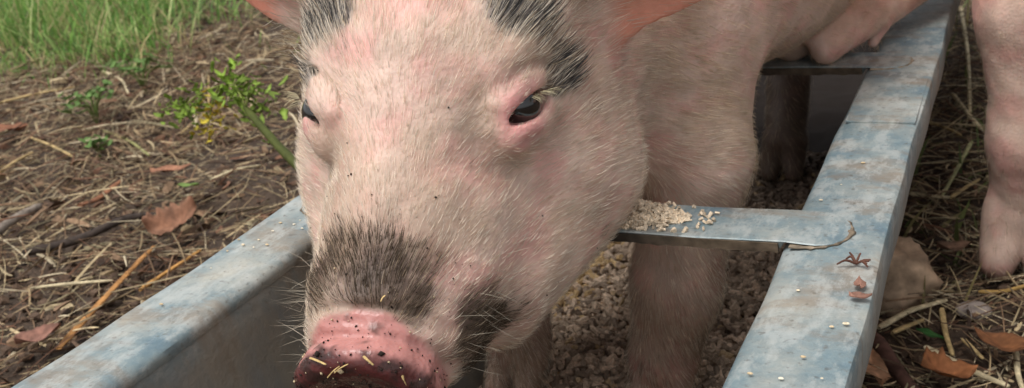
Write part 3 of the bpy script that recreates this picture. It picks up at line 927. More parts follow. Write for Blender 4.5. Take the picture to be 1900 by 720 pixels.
# long bristles on the piglet's muzzle and cheeks
def bristles(name, cfg, specs, parent):
    R_, D_, Ln = [], [], []
    B3 = cfg['head'][1].astype(float)
    for (c, sp, d, sd, n, l) in specs:
        for i in range(n):
            p = np.array(c) + RNG.normal(0, 1, 3) * np.array(sp)
            R_.append(from_head(cfg, p)); q = np.array(d) + RNG.normal(0, sd, 3)
            D_.append((q / np.linalg.norm(q)) @ B3); Ln.append(l * (.6 + .7 * random.random()))
    R_, D_, Ln = np.array(R_), np.array(D_), np.array(Ln)
    fn = lambda P: pig_sdf(P, cfg)
    for it in range(6):
        R_ = R_ - grad(fn, R_, .001) * fn(R_.astype(np.float32))[:, None]
    nn = np.cross(D_, np.array([.3, .5, .8])); nn /= np.linalg.norm(nn, axis=1, keepdims=True)
    n = len(R_)
    V, q, t = strips(R_, D_, nn, Ln, np.full(n, .00021), RNG.normal(0, .15, n), RNG.normal(0, .75, n), RNG.random(n) * 3)
    col = np.array(lin(206, 196, 176))[None] * (.55 + .55 * RNG.random(n))[:, None]
    o = mesh_np(name, V, quads=q, tris=t, mat=M_HAIR, parent=parent, cols=np.repeat(col, 5, 0))
    o['kind'] = 'stuff'
bristles('bristles', PIG1, [((-46, 112, -28), (2, 18, 12), (-1, -.05, -.1), .32, 60, .022), ((46, 112, -34), (2, 18, 12), (1, -.05, -.3), .32, 40, .020),
    ((-72, -30, 22), (4, 12, 12), (-1, -.1, .25), .25, 60, .028), ((80, -45, 18), (5, 12, 12), (1, -.2, .1), .3, 30, .022),
    ((0, 120, -80), (14, 12, 3), (0, .2, -1), .3, 30, .018), ((60, 18, -12), (6, 12, 4), (.8, -.4, -.4), .3, 40, .012)], pig1)

# ---------------------------------------------------------------- feed in the trough
def pellets(name, N, pos_fn, length, radius, cols_fn, tilt, mat, extra=None, sides=6):
    P = pos_fn(N); N = len(P)
    yaw = RNG.random(N) * 2 * math.pi; pt = RNG.normal(0, tilt, N)
    ax = np.stack([np.cos(yaw) * np.cos(pt), np.sin(yaw) * np.cos(pt), np.sin(pt)], 1)
    up = np.array([0, 0, 1.0])[None]; b1 = np.cross(ax, up); b1 /= np.linalg.norm(b1, axis=1, keepdims=True); b2 = np.cross(b1, ax)
    L = length * (.3 + 1.2 * RNG.random(N)); r = radius * (.55 + .75 * RNG.random(N))
    V = np.empty((N, 2 * sides, 3))
    for i in range(sides):
        a = 2 * math.pi * i / sides
        off = (b1 * math.cos(a) + b2 * math.sin(a)) * r[:, None]
        for e, sgn in ((0, -.5), (1, .5)):
            V[:, e * sides + i] = P + off * (.9 + .2 * RNG.random(N))[:, None] + ax * (L * sgn * (.92 + .16 * RNG.random(N)))[:, None]
    k = np.arange(N)[:, None] * 2 * sides
    quads = [k + np.array([[i, (i + 1) % sides, sides + (i + 1) % sides, sides + i]]) for i in range(sides)]
    if sides == 6:
        for c in ([0, 5, 4, 3], [3, 2, 1, 0], [6, 7, 8, 9], [9, 10, 11, 6]): quads.append(k + np.array([c]))
    else:
        quads += [k + np.array([[3, 2, 1, 0]]), k + np.array([[4, 5, 6, 7]])]
    cols = np.repeat(cols_fn(P, N), 2 * sides, 0)
    V = V.reshape(-1, 3); Q = np.concatenate(quads)
    if extra is not None:
        eV, eQ, eC = extra
        Q = np.concatenate([Q, eQ + len(V)]); V = np.concatenate([V, eV]); cols = np.concatenate([cols, eC])
    return mesh_np(name, V, quads=Q, mat=mat, cols=cols, smooth=False)

def feed_z(x, y):
    return .046 + (fbm(np.stack([x, y], 1), 14, 21, 3) - .5) * .026 + .008 * (np.abs(x) / .1) ** 2
def feed_pos(N):
    y = .36 + RNG.random(N) ** 1.1 * .84; x = (RNG.random(N) * 2 - 1) * .115
    return np.stack([x, y, feed_z(x, y) + RNG.random(N) * .009 - .005], 1)
def feed_col(P, N):
    base = np.array(lin(198, 176, 154))[None] * (.42 + .95 * RNG.random(N) ** 1.2)[:, None]
    wetp = sstep(.52, .66, fbm(P.astype(np.float32), 26, 51, 2))
    base = mixc(base, wetp * .5, np.array(lin(96, 76, 62)))
    gold = np.array(lin(206, 176, 128))
    g = blob(P, (-.108, .85, .05), (.022, .07, .05)) * 1.3
    base = mixc(base, sstep(.95, 1.15, P[:, 1]) * .8, np.array(lin(38, 30, 25)))  # shade under the belly painted in: pellets darken towards the far end
    return mixc(base, ((RNG.random(N) < g) * .85 + (RNG.random(N) < .04) * .5).clip(0, 1), gold)
bx, by = np.meshgrid(np.linspace(-.118, .118, 40), np.linspace(.05, 1.97, 260), indexing='ij')
bz = feed_z(bx.ravel(), by.ravel()) - .006
i0 = (np.arange(39)[:, None] * 260 + np.arange(259)[None]).ravel()
bed = (np.stack([bx.ravel() * (1 - .02), by.ravel(), bz], 1), np.stack([i0, i0 + 260, i0 + 261, i0 + 1], 1), mixc(np.repeat(np.array(lin(112, 94, 78))[None], len(bz), 0), sstep(1.02, 1.16, by.ravel()), np.array(lin(34, 27, 23))))  # bed colour goes near-black further back, standing in for the belly's shade
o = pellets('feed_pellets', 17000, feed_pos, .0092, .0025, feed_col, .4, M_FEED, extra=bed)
tag(o, 'brown pelleted feed spread over the floor of the trough', 'pig feed', kind='stuff')

def meal_pos(N):
    a = RNG.random(N) * 2 * math.pi; r = np.sqrt(RNG.random(N))
    r = np.where(RNG.random(N) < .10, r * 1.7, r * (1 + .16 * np.sin(a * 3 + 1)))
    x = .052 + r * np.cos(a) * .034; y = np.clip(.569 + r * np.sin(a) * .018, .552, .590)
    top = .011 * np.maximum(0, 1 - r ** 1.4)
    return np.stack([x, y, .2440 + RNG.random(N) ** .6 * top], 1)
def meal_col(P, N):
    return np.array(lin(232, 212, 184))[None] * (.55 + .6 * RNG.random(N))[:, None]
o = pellets('spilled_meal', 1600, meal_pos, .0032, .0011, meal_col, .6, M_FEED, sides=4)
tag(o, 'small heap of pale flaked meal on the cross bar beside the cheek', 'meal', kind='stuff')

# ---------------------------------------------------------------- small builders for loose pieces
def tube(name, pts, r, col, mat, sides=8, wob=.12, flat=1.0, parent=None, taper=.75, col2=None):
    """irregular stalk or stick along a smoothed polyline"""
    P = np.array(pts, float)
    # resample with a Catmull-Rom curve
    ext = np.vstack([2 * P[0] - P[1], P, 2 * P[-1] - P[-2]]); out = []
    for i in range(1, len(ext) - 2):
        for t in np.linspace(0, 1, 6, endpoint=False):
            a, b_, c, d = ext[i - 1:i + 3]
            out.append(.5 * ((2 * b_) + (-a + c) * t + (2 * a - 5 * b_ + 4 * c - d) * t * t + (-a + 3 * b_ - 3 * c + d) * t ** 3))
    out.append(P[-1]); C = np.array(out); n = len(C)
    T = np.gradient(C, axis=0); T /= np.linalg.norm(T, axis=1, keepdims=True)
    up = np.array([0, 0, 1.0]); V = []; cols = []
    col = np.array(col); col2 = col if col2 is None else np.array(col2)
    for i in range(n):
        b1 = np.cross(T[i], up); b1 /= max(np.linalg.norm(b1), 1e-6); b2 = np.cross(b1, T[i])
        f = i / (n - 1); rr = r * (1 - (1 - taper) * f)
        if i in (0, n - 1): rr *= .7
        for k in range(sides):
            a = 2 * math.pi * k / sides
            w = 1 + wob * (random.random() * 2 - 1)
            V.append(C[i] + (b1 * math.cos(a) + b2 * math.sin(a) * flat) * rr * w)
            cols.append((col * (1 - f) + col2 * f) * (.8 + .4 * random.random()))
    Q = [(i * sides + k, i * sides + (k + 1) % sides, (i + 1) * sides + (k + 1) % sides, (i + 1) * sides + k) for i in range(n - 1) for k in range(sides)]
    T_ = []
    for base in (0, (n - 1) * sides):
        V.append(np.mean(V[base:base + sides], 0)); cols.append(col)
        T_ += [(base + k, base + (k + 1) % sides, len(V) - 1) for k in range(sides)]
    return mesh_np(name, V, quads=Q, tris=T_, mat=mat, parent=parent, cols=np.array(cols))

def gz_at(x, y): return float(ground_h(np.array([x], np.float32), np.array([y], np.float32))[0])

def on_ground(xy, lift=.012, ends=0.0):
    return [(x, y, gz_at(x, y) + lift + (ends if i in (0, len(xy) - 1) else 0)) for i, (x, y) in enumerate(xy)]

def leaf(name, c, length, width, yaw, col, mat=M_LEAF, curl=.3, tilt=(0, 0), lobes=0, fold=.25, ragged=.08, parent=None, col2=None, th=.0004, nu=19, nv=9):
    """leaf blade with a mid rib fold, curl, lobed or ragged edge and real thickness"""
    V = []; cols = []
    col = np.array(col); col2 = col * .7 if col2 is None else np.array(col2)
    seed = random.random() * 10
    for i in range(nu):
        u = i / (nu - 1)
        w = width * .5 * (math.sin(math.pi * min(1, u ** .8 * .96 + .03))) ** .8
        if lobes: w *= 1 - .38 * (.5 + .5 * math.cos(u * lobes * 2 * math.pi)) * (1 - u * .3)
        w *= 1 + ragged * math.sin(u * 41 + seed) * random.random()
        for j in range(nv):
            v = (j / (nv - 1)) * 2 - 1
            x = (u - .5) * length; y = v * w
            z = abs(v) * w * fold + curl * length * ((u - .5) ** 2) * (1 + .5 * math.sin(seed + v * 2)) + .03 * length * math.sin(u * 9 + v * 3 + seed)
            V.append((x, y, z))
            vein = 1.15 if abs(v) < .13 else 1.0
            cols.append((col * (1 - abs(v) * .5) + col2 * abs(v) * .5) * vein * (.8 + .4 * random.random()))
    V = np.array(V); n = len(V)
    V2 = V.copy(); V2[:, 2] -= th
    V = np.vstack([V, V2])
    rx, ry = tilt
    Rm = np.array((Matrix.Rotation(yaw, 3, 'Z') @ Matrix.Rotation(ry, 3, 'Y') @ Matrix.Rotation(rx, 3, 'X')))
    V = V @ Rm.T + np.array(c)
    Q = []
    for i in range(nu - 1):
        for j in range(nv - 1):
            a = i * nv + j
            Q.append((a, a + nv, a + nv + 1, a + 1)); Q.append((n + a + 1, n + a + nv + 1, n + a + nv, n + a))
    for i in range(nu - 1):
        for j in (0, nv - 1):
            a = i * nv + j; Q.append((a, a + nv, n + a + nv, n + a))
    return mesh_np(name, V, quads=Q, mat=mat, parent=parent, cols=np.vstack([np.array(cols)] * 2))

# ---------------------------------------------------------------- leaf litter (uncountable) over the ground
LIT_COLS = np.array([lin(186, 166, 130), lin(158, 136, 104), lin(132, 106, 82), lin(100, 78, 62), lin(120, 86, 66), lin(194, 178, 148), lin(74, 58, 48), lin(142, 130, 102)])
def litter(name, N, xr, yr, ln, wd, lift, weights, dens=None, cols=LIT_COLS, pitch=.16, mat=M_LITTER, curl=.5):
    x = xr[0] + (xr[1] - xr[0]) * RNG.random(N); y = yr[0] + (yr[1] - yr[0]) * RNG.random(N)
    if dens is not None:
        kp = RNG.random(N) < dens(x, y); x, y = x[kp], y[kp]; N = len(x)
    z = ground_h(x.astype(np.float32), y.astype(np.float32)) + lift[0] + (lift[1] - lift[0]) * RNG.random(N) ** 1.5
    L = ln[0] + (ln[1] - ln[0]) * RNG.random(N) ** 2; W = wd[0] + (wd[1] - wd[0]) * RNG.random(N) ** 2
    yaw = fbm(np.stack([x, y], 1), 7, 93, 2) * 14 + RNG.normal(0, .8, N); pt = RNG.normal(0, pitch, N); bend = RNG.normal(0, curl, N); bz = RNG.normal(0, .25, N)
    st = 5; V = np.empty((N, st, 3, 3))
    p = np.stack([x, y, z], 1); a = yaw - bend * .5; e = pt - bz * .5
    d0 = np.stack([np.cos(yaw) * np.cos(pt), np.sin(yaw) * np.cos(pt), np.sin(pt)], 1)
    p = p - d0 * (L * .5)[:, None]
    roll = RNG.normal(0, .6, N)
    prof = [.6, 1, 1, .85, .35]
    for s in range(st):
        d = np.stack([np.cos(a) * np.cos(e), np.sin(a) * np.cos(e), np.sin(e)], 1)
        b1 = np.stack([-np.sin(a), np.cos(a), np.zeros(N)], 1); b2 = np.cross(d, b1)
        w1 = b1 * np.cos(roll)[:, None] + b2 * np.sin(roll)[:, None]; w2 = -b1 * np.sin(roll)[:, None] + b2 * np.cos(roll)[:, None]
        h = (W * .5 * prof[s])[:, None]
        V[:, s, 0] = p - w1 * h; V[:, s, 1] = p + w2 * h * .7; V[:, s, 2] = p + w1 * h
        p = p + d * (L / (st - 1))[:, None]; a = a + bend / (st - 1); e = e + bz / (st - 1)
    k = np.arange(N)[:, None] * 15
    Q = []
    for s in range(st - 1):
        b_ = s * 3
        for c in ((0, 1, 4, 3), (1, 2, 5, 4), (2, 0, 3, 5)): Q.append(k + b_ + np.array([c]))
    ci = RNG.choice(len(cols), N, p=np.array(weights) / sum(weights))
    C = cols[ci] * (.65 + .6 * RNG.random(N))[:, None]
    return mesh_np(name, V.reshape(-1, 3), quads=np.concatenate(Q), mat=mat, cols=np.repeat(C, 15, 0), smooth=False)

def dens_left(x, y):
    P = np.stack([x, y], 1).astype(np.float32)
    bare = sstep(.50, .62, fbm(P, 5, 77, 2)) * .6
    soil = np.exp(-(((x + .72) / .12) ** 2 + ((y - .72) / .12) ** 2)) * .8           # trodden soil near the rim
    return np.clip((1 - bare) * (1 - soil), .05, 1)
left = [litter('a', 21000, (-1.75, -.21), (.40, 1.9), (.02, .085), (.0008, .0028), (.0, .028), (4, 5, 5, 4, 3, 2, 5, 3), dens_left, pitch=.3),
        litter('a', 9000, (-3.0, -.9), (1.2, 3.0), (.03, .11), (.0012, .004), (.0, .03), (3, 5, 5, 4, 3, 2, 4, 3), None, pitch=.3),
        litter('a', 700, (-1.9, -.21), (.40, 2.0), (.05, .13), (.0025, .0055), (.008, .034), (5, 4, 2, 2, 2, 6, 1, 3), None, curl=.35, pitch=.2),
        litter('a', 1500, (-2.2, -.21), (.40, 2.2), (.018, .050), (.006, .018), (.002, .018), (1, 3, 5, 4, 4, 1, 4, 1), None, curl=.9),
        litter('a', 7000, (-2.2, 1.6), (-.7, 3.6), (.02, .10), (.001, .0035), (.0, .02), (3, 5, 5, 4, 3, 2, 4, 3), lambda x, y: 1.0 * ((x < -.215) | (x > .215) | (y < .03) | (y > 2.0)), pitch=.2),
        litter('a', 9000, (-1.5, -.21), (.4, 1.6), (.006, .02), (.001, .003), (.0, .012), (3, 3, 4, 4, 3, 2, 4, 2), None),
        litter('a', 6500, (.12, .62), (.55, 2.3), (.02, .09), (.0009, .003), (.0, .026), (6, 5, 3, 4, 2, 4, 4, 4), None, curl=.4, pitch=.25),
        litter('a', 4200, (.12, .5), (.55, 1.7), (.005, .022), (.001, .004), (.0, .012), (3, 3, 4, 5, 3, 2, 6, 2), None)]
# one object: the litter reads as one mass
def join_np(name, objs, mat):
    Vs, Qs, Cs, off = [], [], [], 0
    for o in objs:
        me = o.data; n = len(me.vertices)
        v = np.empty(n * 3, np.float32); me.vertices.foreach_get('co', v)
        q = np.empty(len(me.loops), np.int32); me.loops.foreach_get('vertex_index', q)
        c = np.empty(n * 4, np.float32); me.color_attributes['tint'].data.foreach_get('color', c)
        Vs.append(v.reshape(-1, 3)); Qs.append(q.reshape(-1, 4) + off); Cs.append(c.reshape(-1, 4)[:, :3]); off += n
        bpy.data.objects.remove(o); bpy.data.meshes.remove(me)
    return mesh_np(name, np.concatenate(Vs), quads=np.concatenate(Qs), mat=mat, cols=np.concatenate(Cs), smooth=False)
o = join_np('leaf_litter', left, M_LITTER)
tag(o, 'dense dead straw, needles and leaf scraps strewn over the soil', 'litter', kind='stuff')

# ---------------------------------------------------------------- grass
def grass(name, clumps, cols, label):
    V = []; Qs = []; C = []; off = 0
    objs = []
    for (cx, cy, sx, sy, n, hgt) in clumps:
        x = cx + RNG.normal(0, sx, n); y = cy + RNG.normal(0, sy, n)
        z = ground_h(x.astype(np.float32), y.astype(np.float32)) - .004
        L = hgt * (.45 + .75 * RNG.random(n)); W = .0022 + .003 * RNG.random(n)
        yaw = RNG.random(n) * 2 * math.pi; lean = np.abs(RNG.normal(.4, .32, n)); bend = RNG.normal(1.0, .65, n)
        st = 5; vv = np.empty((n, st, 2, 3)); p = np.stack([x, y, z], 1)
        face = RNG.random(n) * math.pi
        for s in range(st):
            e = lean + bend * s / (st - 1)
            d = np.stack([np.cos(yaw) * np.sin(e), np.sin(yaw) * np.sin(e), np.cos(e)], 1)
            w = np.stack([-np.sin(yaw + face * .3), np.cos(yaw + face * .3), np.zeros(n)], 1) * (W * [.8, 1, .9, .6, .12][s])[:, None]
            vv[:, s, 0] = p - w * .5; vv[:, s, 1] = p + w * .5
            p = p + d * (L / (st - 1))[:, None]
        k = np.arange(n)[:, None] * 10 + off
        for s in range(st - 1): Qs.append(k + np.array([[2 * s, 2 * s + 1, 2 * s + 3, 2 * s + 2]]))
        off += n * 10; V.append(vv.reshape(-1, 3))
        ci = RNG.integers(0, len(cols), n)
        C.append(np.repeat(cols[ci] * (.7 + .6 * RNG.random(n))[:, None], 10, 0))
    o = mesh_np(name, np.concatenate(V), quads=np.concatenate(Qs), mat=M_GREEN, cols=np.concatenate(C))
    return tag(o, label, 'grass', kind='stuff')
GC = np.array([lin(128, 166, 80), lin(156, 184, 104), lin(100, 144, 66), lin(180, 190, 126), lin(112, 156, 82), lin(184, 168, 122)])
grass('grass', [(-1.95, 2.08, .22, .16, 900, .18), (-2.2, 2.05, .25, .12, 600, .16), (-2.35, 2.35, .28, .2, 900, .16), (-2.1, 2.5, .2, .2, 300, .12), (-1.66, 1.84, .09, .07, 300, .14), (-1.50, 1.74, .05, .05, 110, .12), (-1.78, 1.72, .10, .05, 160, .08), (-2.15, 1.92, .14, .1, 350, .10), (-2.7, 2.55, .35, .3, 900, .15),
                (-1.85, 1.66, .14, .06, 160, .07), (-2.4, 3.1, .6, .35, 900, .16), (-3.3, 2.9, .4, .4, 800, .18), (-1.3, 2.7, .3, .3, 160, .08), (-1.25, 1.95, .3, .2, 60, .06)],
      GC, 'bright green grass growing beyond the litter in the upper left')
GC2 = np.array([lin(120, 128, 78), lin(150, 140, 96), lin(96, 110, 62)])
grass('grass', [(.20, 1.32, .06, .18, 60, .06), (.26, 1.75, .08, .3, 90, .08), (.2, 1.08, .04, .08, 20, .05)], GC2, 'thin dull grass between the trough and the second pig')

# crumbs of dirt sticking in the coat of the muzzle and face
def specks(cfg, n, parent, big=False):
    P = sample_surface(PV, PQ, n, (lambda C: (lambda r: r['disc'] + .15 * r['rim'])(regions(C, cfg))) if big else lambda C: (lambda r: (r['L'][:, 1] > 30) * (.10 + 2.0 * blob(r['L'], (0, 120, -10), (55, 45, 45)) + 3 * r['rim']) * (r['L'][:, 1] > -60))(regions(C, cfg)))
    N = grad(lambda Q: pig_sdf(Q, cfg), P, .001)
    r = (.0002 + .0006 * RNG.random(n) ** 3) * (2.2 if big else 1)
    D = RNG.normal(0, 1, (n, 3)); D -= N * (D * N).sum(1, keepdims=True); D /= np.linalg.norm(D, axis=1, keepdims=True); E = np.cross(N, D)
    c = P + N * .0005
    V = np.stack([c + D * r[:, None] * 1.3, c + E * r[:, None], c - D * r[:, None] * 1.1, c - E * r[:, None] * .8, c + N * r[:, None] * .8, c - N * r[:, None]], 1)
    k = np.arange(n)[:, None] * 6
    T = np.concatenate([k + np.array([f]) for f in ((0, 1, 4), (1, 2, 4), (2, 3, 4), (3, 0, 4), (1, 0, 5), (2, 1, 5), (3, 2, 5), (0, 3, 5))])
    col = np.where(RNG.random((n, 1)) < (.45 if big else .8), np.array([lin(44, 34, 28)]), np.array([lin(206, 186, 150)]))
    o = mesh_np('feed_crumbs' if big else 'dirt_specks', V.reshape(-1, 3), tris=T, mat=M_FEED, parent=parent, cols=np.repeat(col, 6, 0)); o['kind'] = 'stuff'
specks(PIG1, 600, pig1)
specks(PIG1, 90, pig1, True)

def clods(N):
    x = -.95 + .75 * RNG.random(N); y = .42 + .75 * RNG.random(N)
    kp = RNG.random(N) < np.clip(np.exp(-(((x + .72) / .16) ** 2 + ((y - .72) / .16) ** 2)) + .12, 0, 1); x, y = x[kp], y[kp]
    x = np.concatenate([x, .13 + .3 * RNG.random(N // 5)]); y = np.concatenate([y, .6 + .7 * RNG.random(N // 5)])
    n = len(x); r = .0018 + .007 * RNG.random(n) ** 3
    c = np.stack([x, y, ground_h(x.astype(np.float32), y.astype(np.float32)) + r * .3], 1)
    dirs = np.array([(1, 0, 0), (0, 1, 0), (-1, 0, 0), (0, -1, 0), (.6, .6, .75), (-.6, .6, .75), (-.6, -.6, .75), (.6, -.6, .75), (0, 0, 1)], float)
    V = c[:, None] + dirs[None] * r[:, None, None] * (.65 + .6 * RNG.random((n, 9, 1)))
    k = np.arange(n)[:, None] * 9
    F = []
    for i in range(4):
        j = (i + 1) % 4; F += [(i, j, 4 + i), (4 + i, 4 + j, 8), (j, 4 + j, 4 + i)]
    T = np.concatenate([k + np.array([f]) for f in F])
    col = np.array(lin(92, 74, 60))[None] * (.6 + .7 * RNG.random(n))[:, None]
    return mesh_np('soil_clods', V.reshape(-1, 3), tris=T, mat=M_FEED, cols=np.repeat(col, 9, 0), smooth=False)
tag(clods(5000), 'crumbly dark soil clods on the trodden bare patches', 'soil', kind='stuff')
# ---------------------------------------------------------------- stone, leaves, sticks and stalks one can pick out
def rock(name, c, r, scale, col, seed, mat=M_STONE, amp=.28, nf=7):
    n = 22; V = []; Q = []
    rs = np.random.default_rng(seed)
    dirs = rs.normal(0, 1, (nf * 2, 3)); dirs /= np.linalg.norm(dirs, axis=1, keepdims=True); offs = .72 + .28 * rs.random(nf * 2)
    for i in range(n + 1):
        th = math.pi * i / n
        for j in range(2 * n):
            ph = math.pi * j / n
            d = np.array([math.sin(th) * math.cos(ph), math.sin(th) * math.sin(ph), math.cos(th)])
            k = 1.0
            for dd, of in zip(dirs, offs):                # flat broken facets
                q = d @ dd
                if q > .05: k = min(k, of / q)
            V.append(d * k)
    V = np.array(V); V *= (1 + amp * .25 * (fbm(V.astype(np.float32) + seed, 5, seed, 3) - .5))[:, None]
    m2 = 2 * n
    for i in range(n):
        for j in range(m2): Q.append((i * m2 + j, (i + 1) * m2 + j, (i + 1) * m2 + (j + 1) % m2, i * m2 + (j + 1) % m2))
    cols = np.array(col)[None] * (.75 + .5 * fbm(V.astype(np.float32) + seed, 4, seed + 3, 3))[:, None]
    return mesh_np(name, V * r * np.array(scale) + np.array(c), quads=Q, mat=mat, cols=cols)
tag(rock('stone', (.166, .962, .018), .052, (.80, .95, .85), lin(178, 152, 126), 12, nf=12, amp=1.2), 'pale brown angular stone lying against the right rim of the trough', 'stone')
tag(rock('pebble', (.237, .925, gz_at(.237, .925) + .008), .014, (1.1, .8, .6), lin(148, 136, 128), 9), 'small grey pebble in front of the standing trotter', 'pebble')

STRAW = lin(190, 164, 116); PALE = lin(206, 190, 154); ORANGE = lin(178, 128, 76); RUST = lin(150, 88, 52)
sticks = [
 ('bark_strip', [(-.585, .645), (-.627, .757), (-.673, .88)], .0050, ORANGE, .35, 'flat orange bark strip running up from the left rim to the brown leaf', 'bark'),
 ('dry_stalk', [(-.600, .776), (-.606, .834), (-.612, .892)], .0028, lin(196, 146, 84), .8, 'short orange stalk beside the brown leaf, close to the left rim', 'stalk'),
 ('stick', [(-.834, .827), (-.806, .881), (-.777, .942), (-.756, .986), (-.738, 1.03)], .0072, lin(66, 56, 50), .8, 'long dark weathered stick lying left of the brown leaf', 'stick'),
 ('stick', [(-.963, .878), (-.966, .931), (-.971, .979)], .0075, lin(140, 128, 116), .9, 'grey stick end cut by the left edge of the picture', 'stick'),
 ('bark_piece', [(-.901, .985), (-.913, 1.029), (-.931, 1.093)], .0068, lin(136, 92, 66), .4, 'curled reddish brown bark piece behind the dark stick', 'bark'),
 ('straw_stalk', [(-1.553, 1.406), (-1.517, 1.469), (-1.462, 1.53)], .0032, STRAW, .9, 'long pale straw below the green grass at the left edge', 'straw'),
 ('straw_stalk', [(-.747, .757), (-.701, .769), (-.646, .784)], .0022, PALE, .9, 'pale straw lying level on bare soil left of the bark strip', 'straw'),
 ('straw_stalk', [(-.771, 1.105), (-.752, 1.143), (-.74, 1.181)], .0026, PALE, .9, 'pale straw just left of the thick green fern stem', 'straw'),
 ('straw_stalk', [(-1.258, 1.229), (-1.177, 1.2), (-1.107, 1.173)], .0028, STRAW, .9, 'tan straw below the leafy green weed on the left', 'straw'),
 ('straw_stalk', [(-1.148, 1.053), (-1.17, 1.115), (-1.188, 1.167)], .0030, STRAW, .9, 'tan straw slanting at the left edge above the grey stick', 'straw'),
 ('vine_runner', [(-1.182, 1.316), (-1.096, 1.285), (-.971, 1.199)], .0030, lin(150, 148, 96), .9, 'thin yellow green stem arching left of the fern', 'stem'),
 ('straw_stalk', [(-1.035, 1.344), (-1.06, 1.446), (-1.155, 1.577)], .0026, STRAW, .9, 'thin straw leaning up behind the fern leaves', 'straw'),
 ('straw_stalk', [(-1.511, 1.656), (-1.384, 1.578), (-1.272, 1.48)], .0032, PALE, .9, 'pale straw at the lower edge of the green grass', 'straw'),
 ('stick', [(.156, .862), (.183, .808), (.208, .76)], .0072, lin(98, 70, 60), .9, 'smooth red brown stick beside the right rim, bottom right', 'stick'),
 ('straw_stalk', [(.203, .847), (.239, .817), (.268, .791)], .0034, PALE, .7, 'longest pale straw in the bottom right, running from the green leaf', 'straw'),
 ('straw_stalk', [(.211, .916), (.217, .874), (.225, .837)], .0028, STRAW, .8, 'upright looking straw above the green leaf at bottom right', 'straw'),
 ('straw_stalk', [(.162, .875), (.185, .911), (.214, .934)], .0036, PALE, .6, 'broad pale straw touching the foot of the stone', 'straw'),
 ('straw_stalk', [(.174, .871), (.188, .888), (.198, .897)], .0026, STRAW, .8, 'short straw below the broad one by the stone', 'straw'),
 ('straw_stalk', [(.231, .865), (.24, .849), (.248, .836)], .0022, STRAW, .8, 'short thin straw right of the green leaf at bottom right', 'straw'),
 ('straw_stalk', [(.162, 2.068), (.19, 1.744), (.207, 1.468)], .0034, PALE, .9, 'longest straw behind the rim, left of the second pig\'s leg', 'straw'),
 ('straw_stalk', [(.181, 1.543), (.203, 1.468), (.224, 1.397)], .0034, PALE, .8, 'pale straw crossing the foot of the longest straw', 'straw'),
 ('straw_stalk', [(.158, 1.429), (.181, 1.408), (.201, 1.38)], .0026, STRAW, .8, 'straw lying level beside the joint in the right rim', 'straw'),
 ('straw_stalk', [(.214, 1.357), (.203, 1.259), (.193, 1.179)], .0028, lin(168, 166, 120), .8, 'greenish straw slanting down left of the second pig\'s leg', 'straw'),
 ('straw_stalk', [(.16, 1.182), (.18, 1.177), (.201, 1.174)], .0030, PALE, .8, 'level pale straw above the stone, touching the right rim', 'straw'),
 ('straw_stalk', [(.202, 1.174), (.214, 1.202), (.229, 1.231)], .0026, STRAW, .8, 'straw rising right from the end of the level pale straw', 'straw'),
 ('straw_stalk', [(.24, .952), (.259, .948), (.279, .953)], .0024, lin(176, 142, 84), .8, 'yellow straw in front of the standing trotter', 'straw'),
 ('straw_stalk', [(.272, .848), (.274, .815), (.278, .787)], .0026, PALE, .8, 'pale straw at the lower right corner of the picture', 'straw'),
]
for nm, xy, r, col, flat, label, cat in sticks:
    lift = .016 if xy[0][0] < 0 else .013
    o = tube(nm, on_ground(xy, lift + r * .5), r, col, M_LITTER, flat=flat, wob=.14 if cat in ('stick', 'bark') else .07)
    tag(o, label, cat, {'straw': 'straws on the ground', 'stick': 'sticks on the ground'}.get(cat))

leaves = [
 ((-.685, .935), .066, .055, .9, lin(150, 108, 84), dict(lobes=4, curl=1.1, fold=.5, ragged=.35, tilt=(.35, -.25)), 'curled brown lobed leaf beside the left rim'),
 ((-1.335, 1.251), .075, .045, .3, lin(150, 102, 76), dict(curl=.4), 'red brown leaf at the left edge below the green weed'),
 ((-.852, 1.118), .060, .022, .5, lin(164, 116, 90), dict(curl=.3), 'narrow brown leaf left of the fern stem'),
 ((-.606, .644), .045, .034, 1.1, lin(150, 108, 92), dict(curl=.5), 'dull pink brown leaf at the left rim, bottom left'),
 ((.222, .788), .044, .038, .4, lin(158, 102, 64), dict(lobes=3, curl=.9, fold=.6, ragged=.2, tilt=(.1, .3)), 'crumpled bright orange leaf at the bottom right'),
 ((.170, .782), .050, .022, 1.9, lin(196, 150, 116), dict(curl=.5, tilt=(.3, 0)), 'pale tan leaf between the red brown stick and the rim'),
 ((.262, .835), .050, .028, 2.6, lin(128, 84, 54), dict(curl=.5), 'dark brown leaf under the longest straw at bottom right'),
 ((.215, 1.02), .034, .022, .4, lin(120, 92, 74), dict(curl=.6), 'small grey brown leaf between the stone and the trotter'),
]
for (xy, l, w, yaw, col, kw, label) in leaves:
    o = leaf('dead_leaf', (xy[0], xy[1], gz_at(*xy) + .022 + .006), l, w, yaw, col, **kw)
    tag(o, label, 'leaf', 'dead leaves on the ground')
tag(leaf('green_leaf', (-.76, 1.05, gz_at(-.76, 1.05) + .03), .034, .012, .2, lin(132, 158, 84), mat=M_GREEN, curl=.2), 'small fresh green leaf at the tip of the dark stick', 'leaf')
tag(leaf('green_leaf', (.206, .857, gz_at(.206, .857) + .022), .026, .009, -.5, lin(70, 118, 62), mat=M_GREEN, curl=.1), 'rounded dark green leaf on the straw at bottom right', 'leaf')

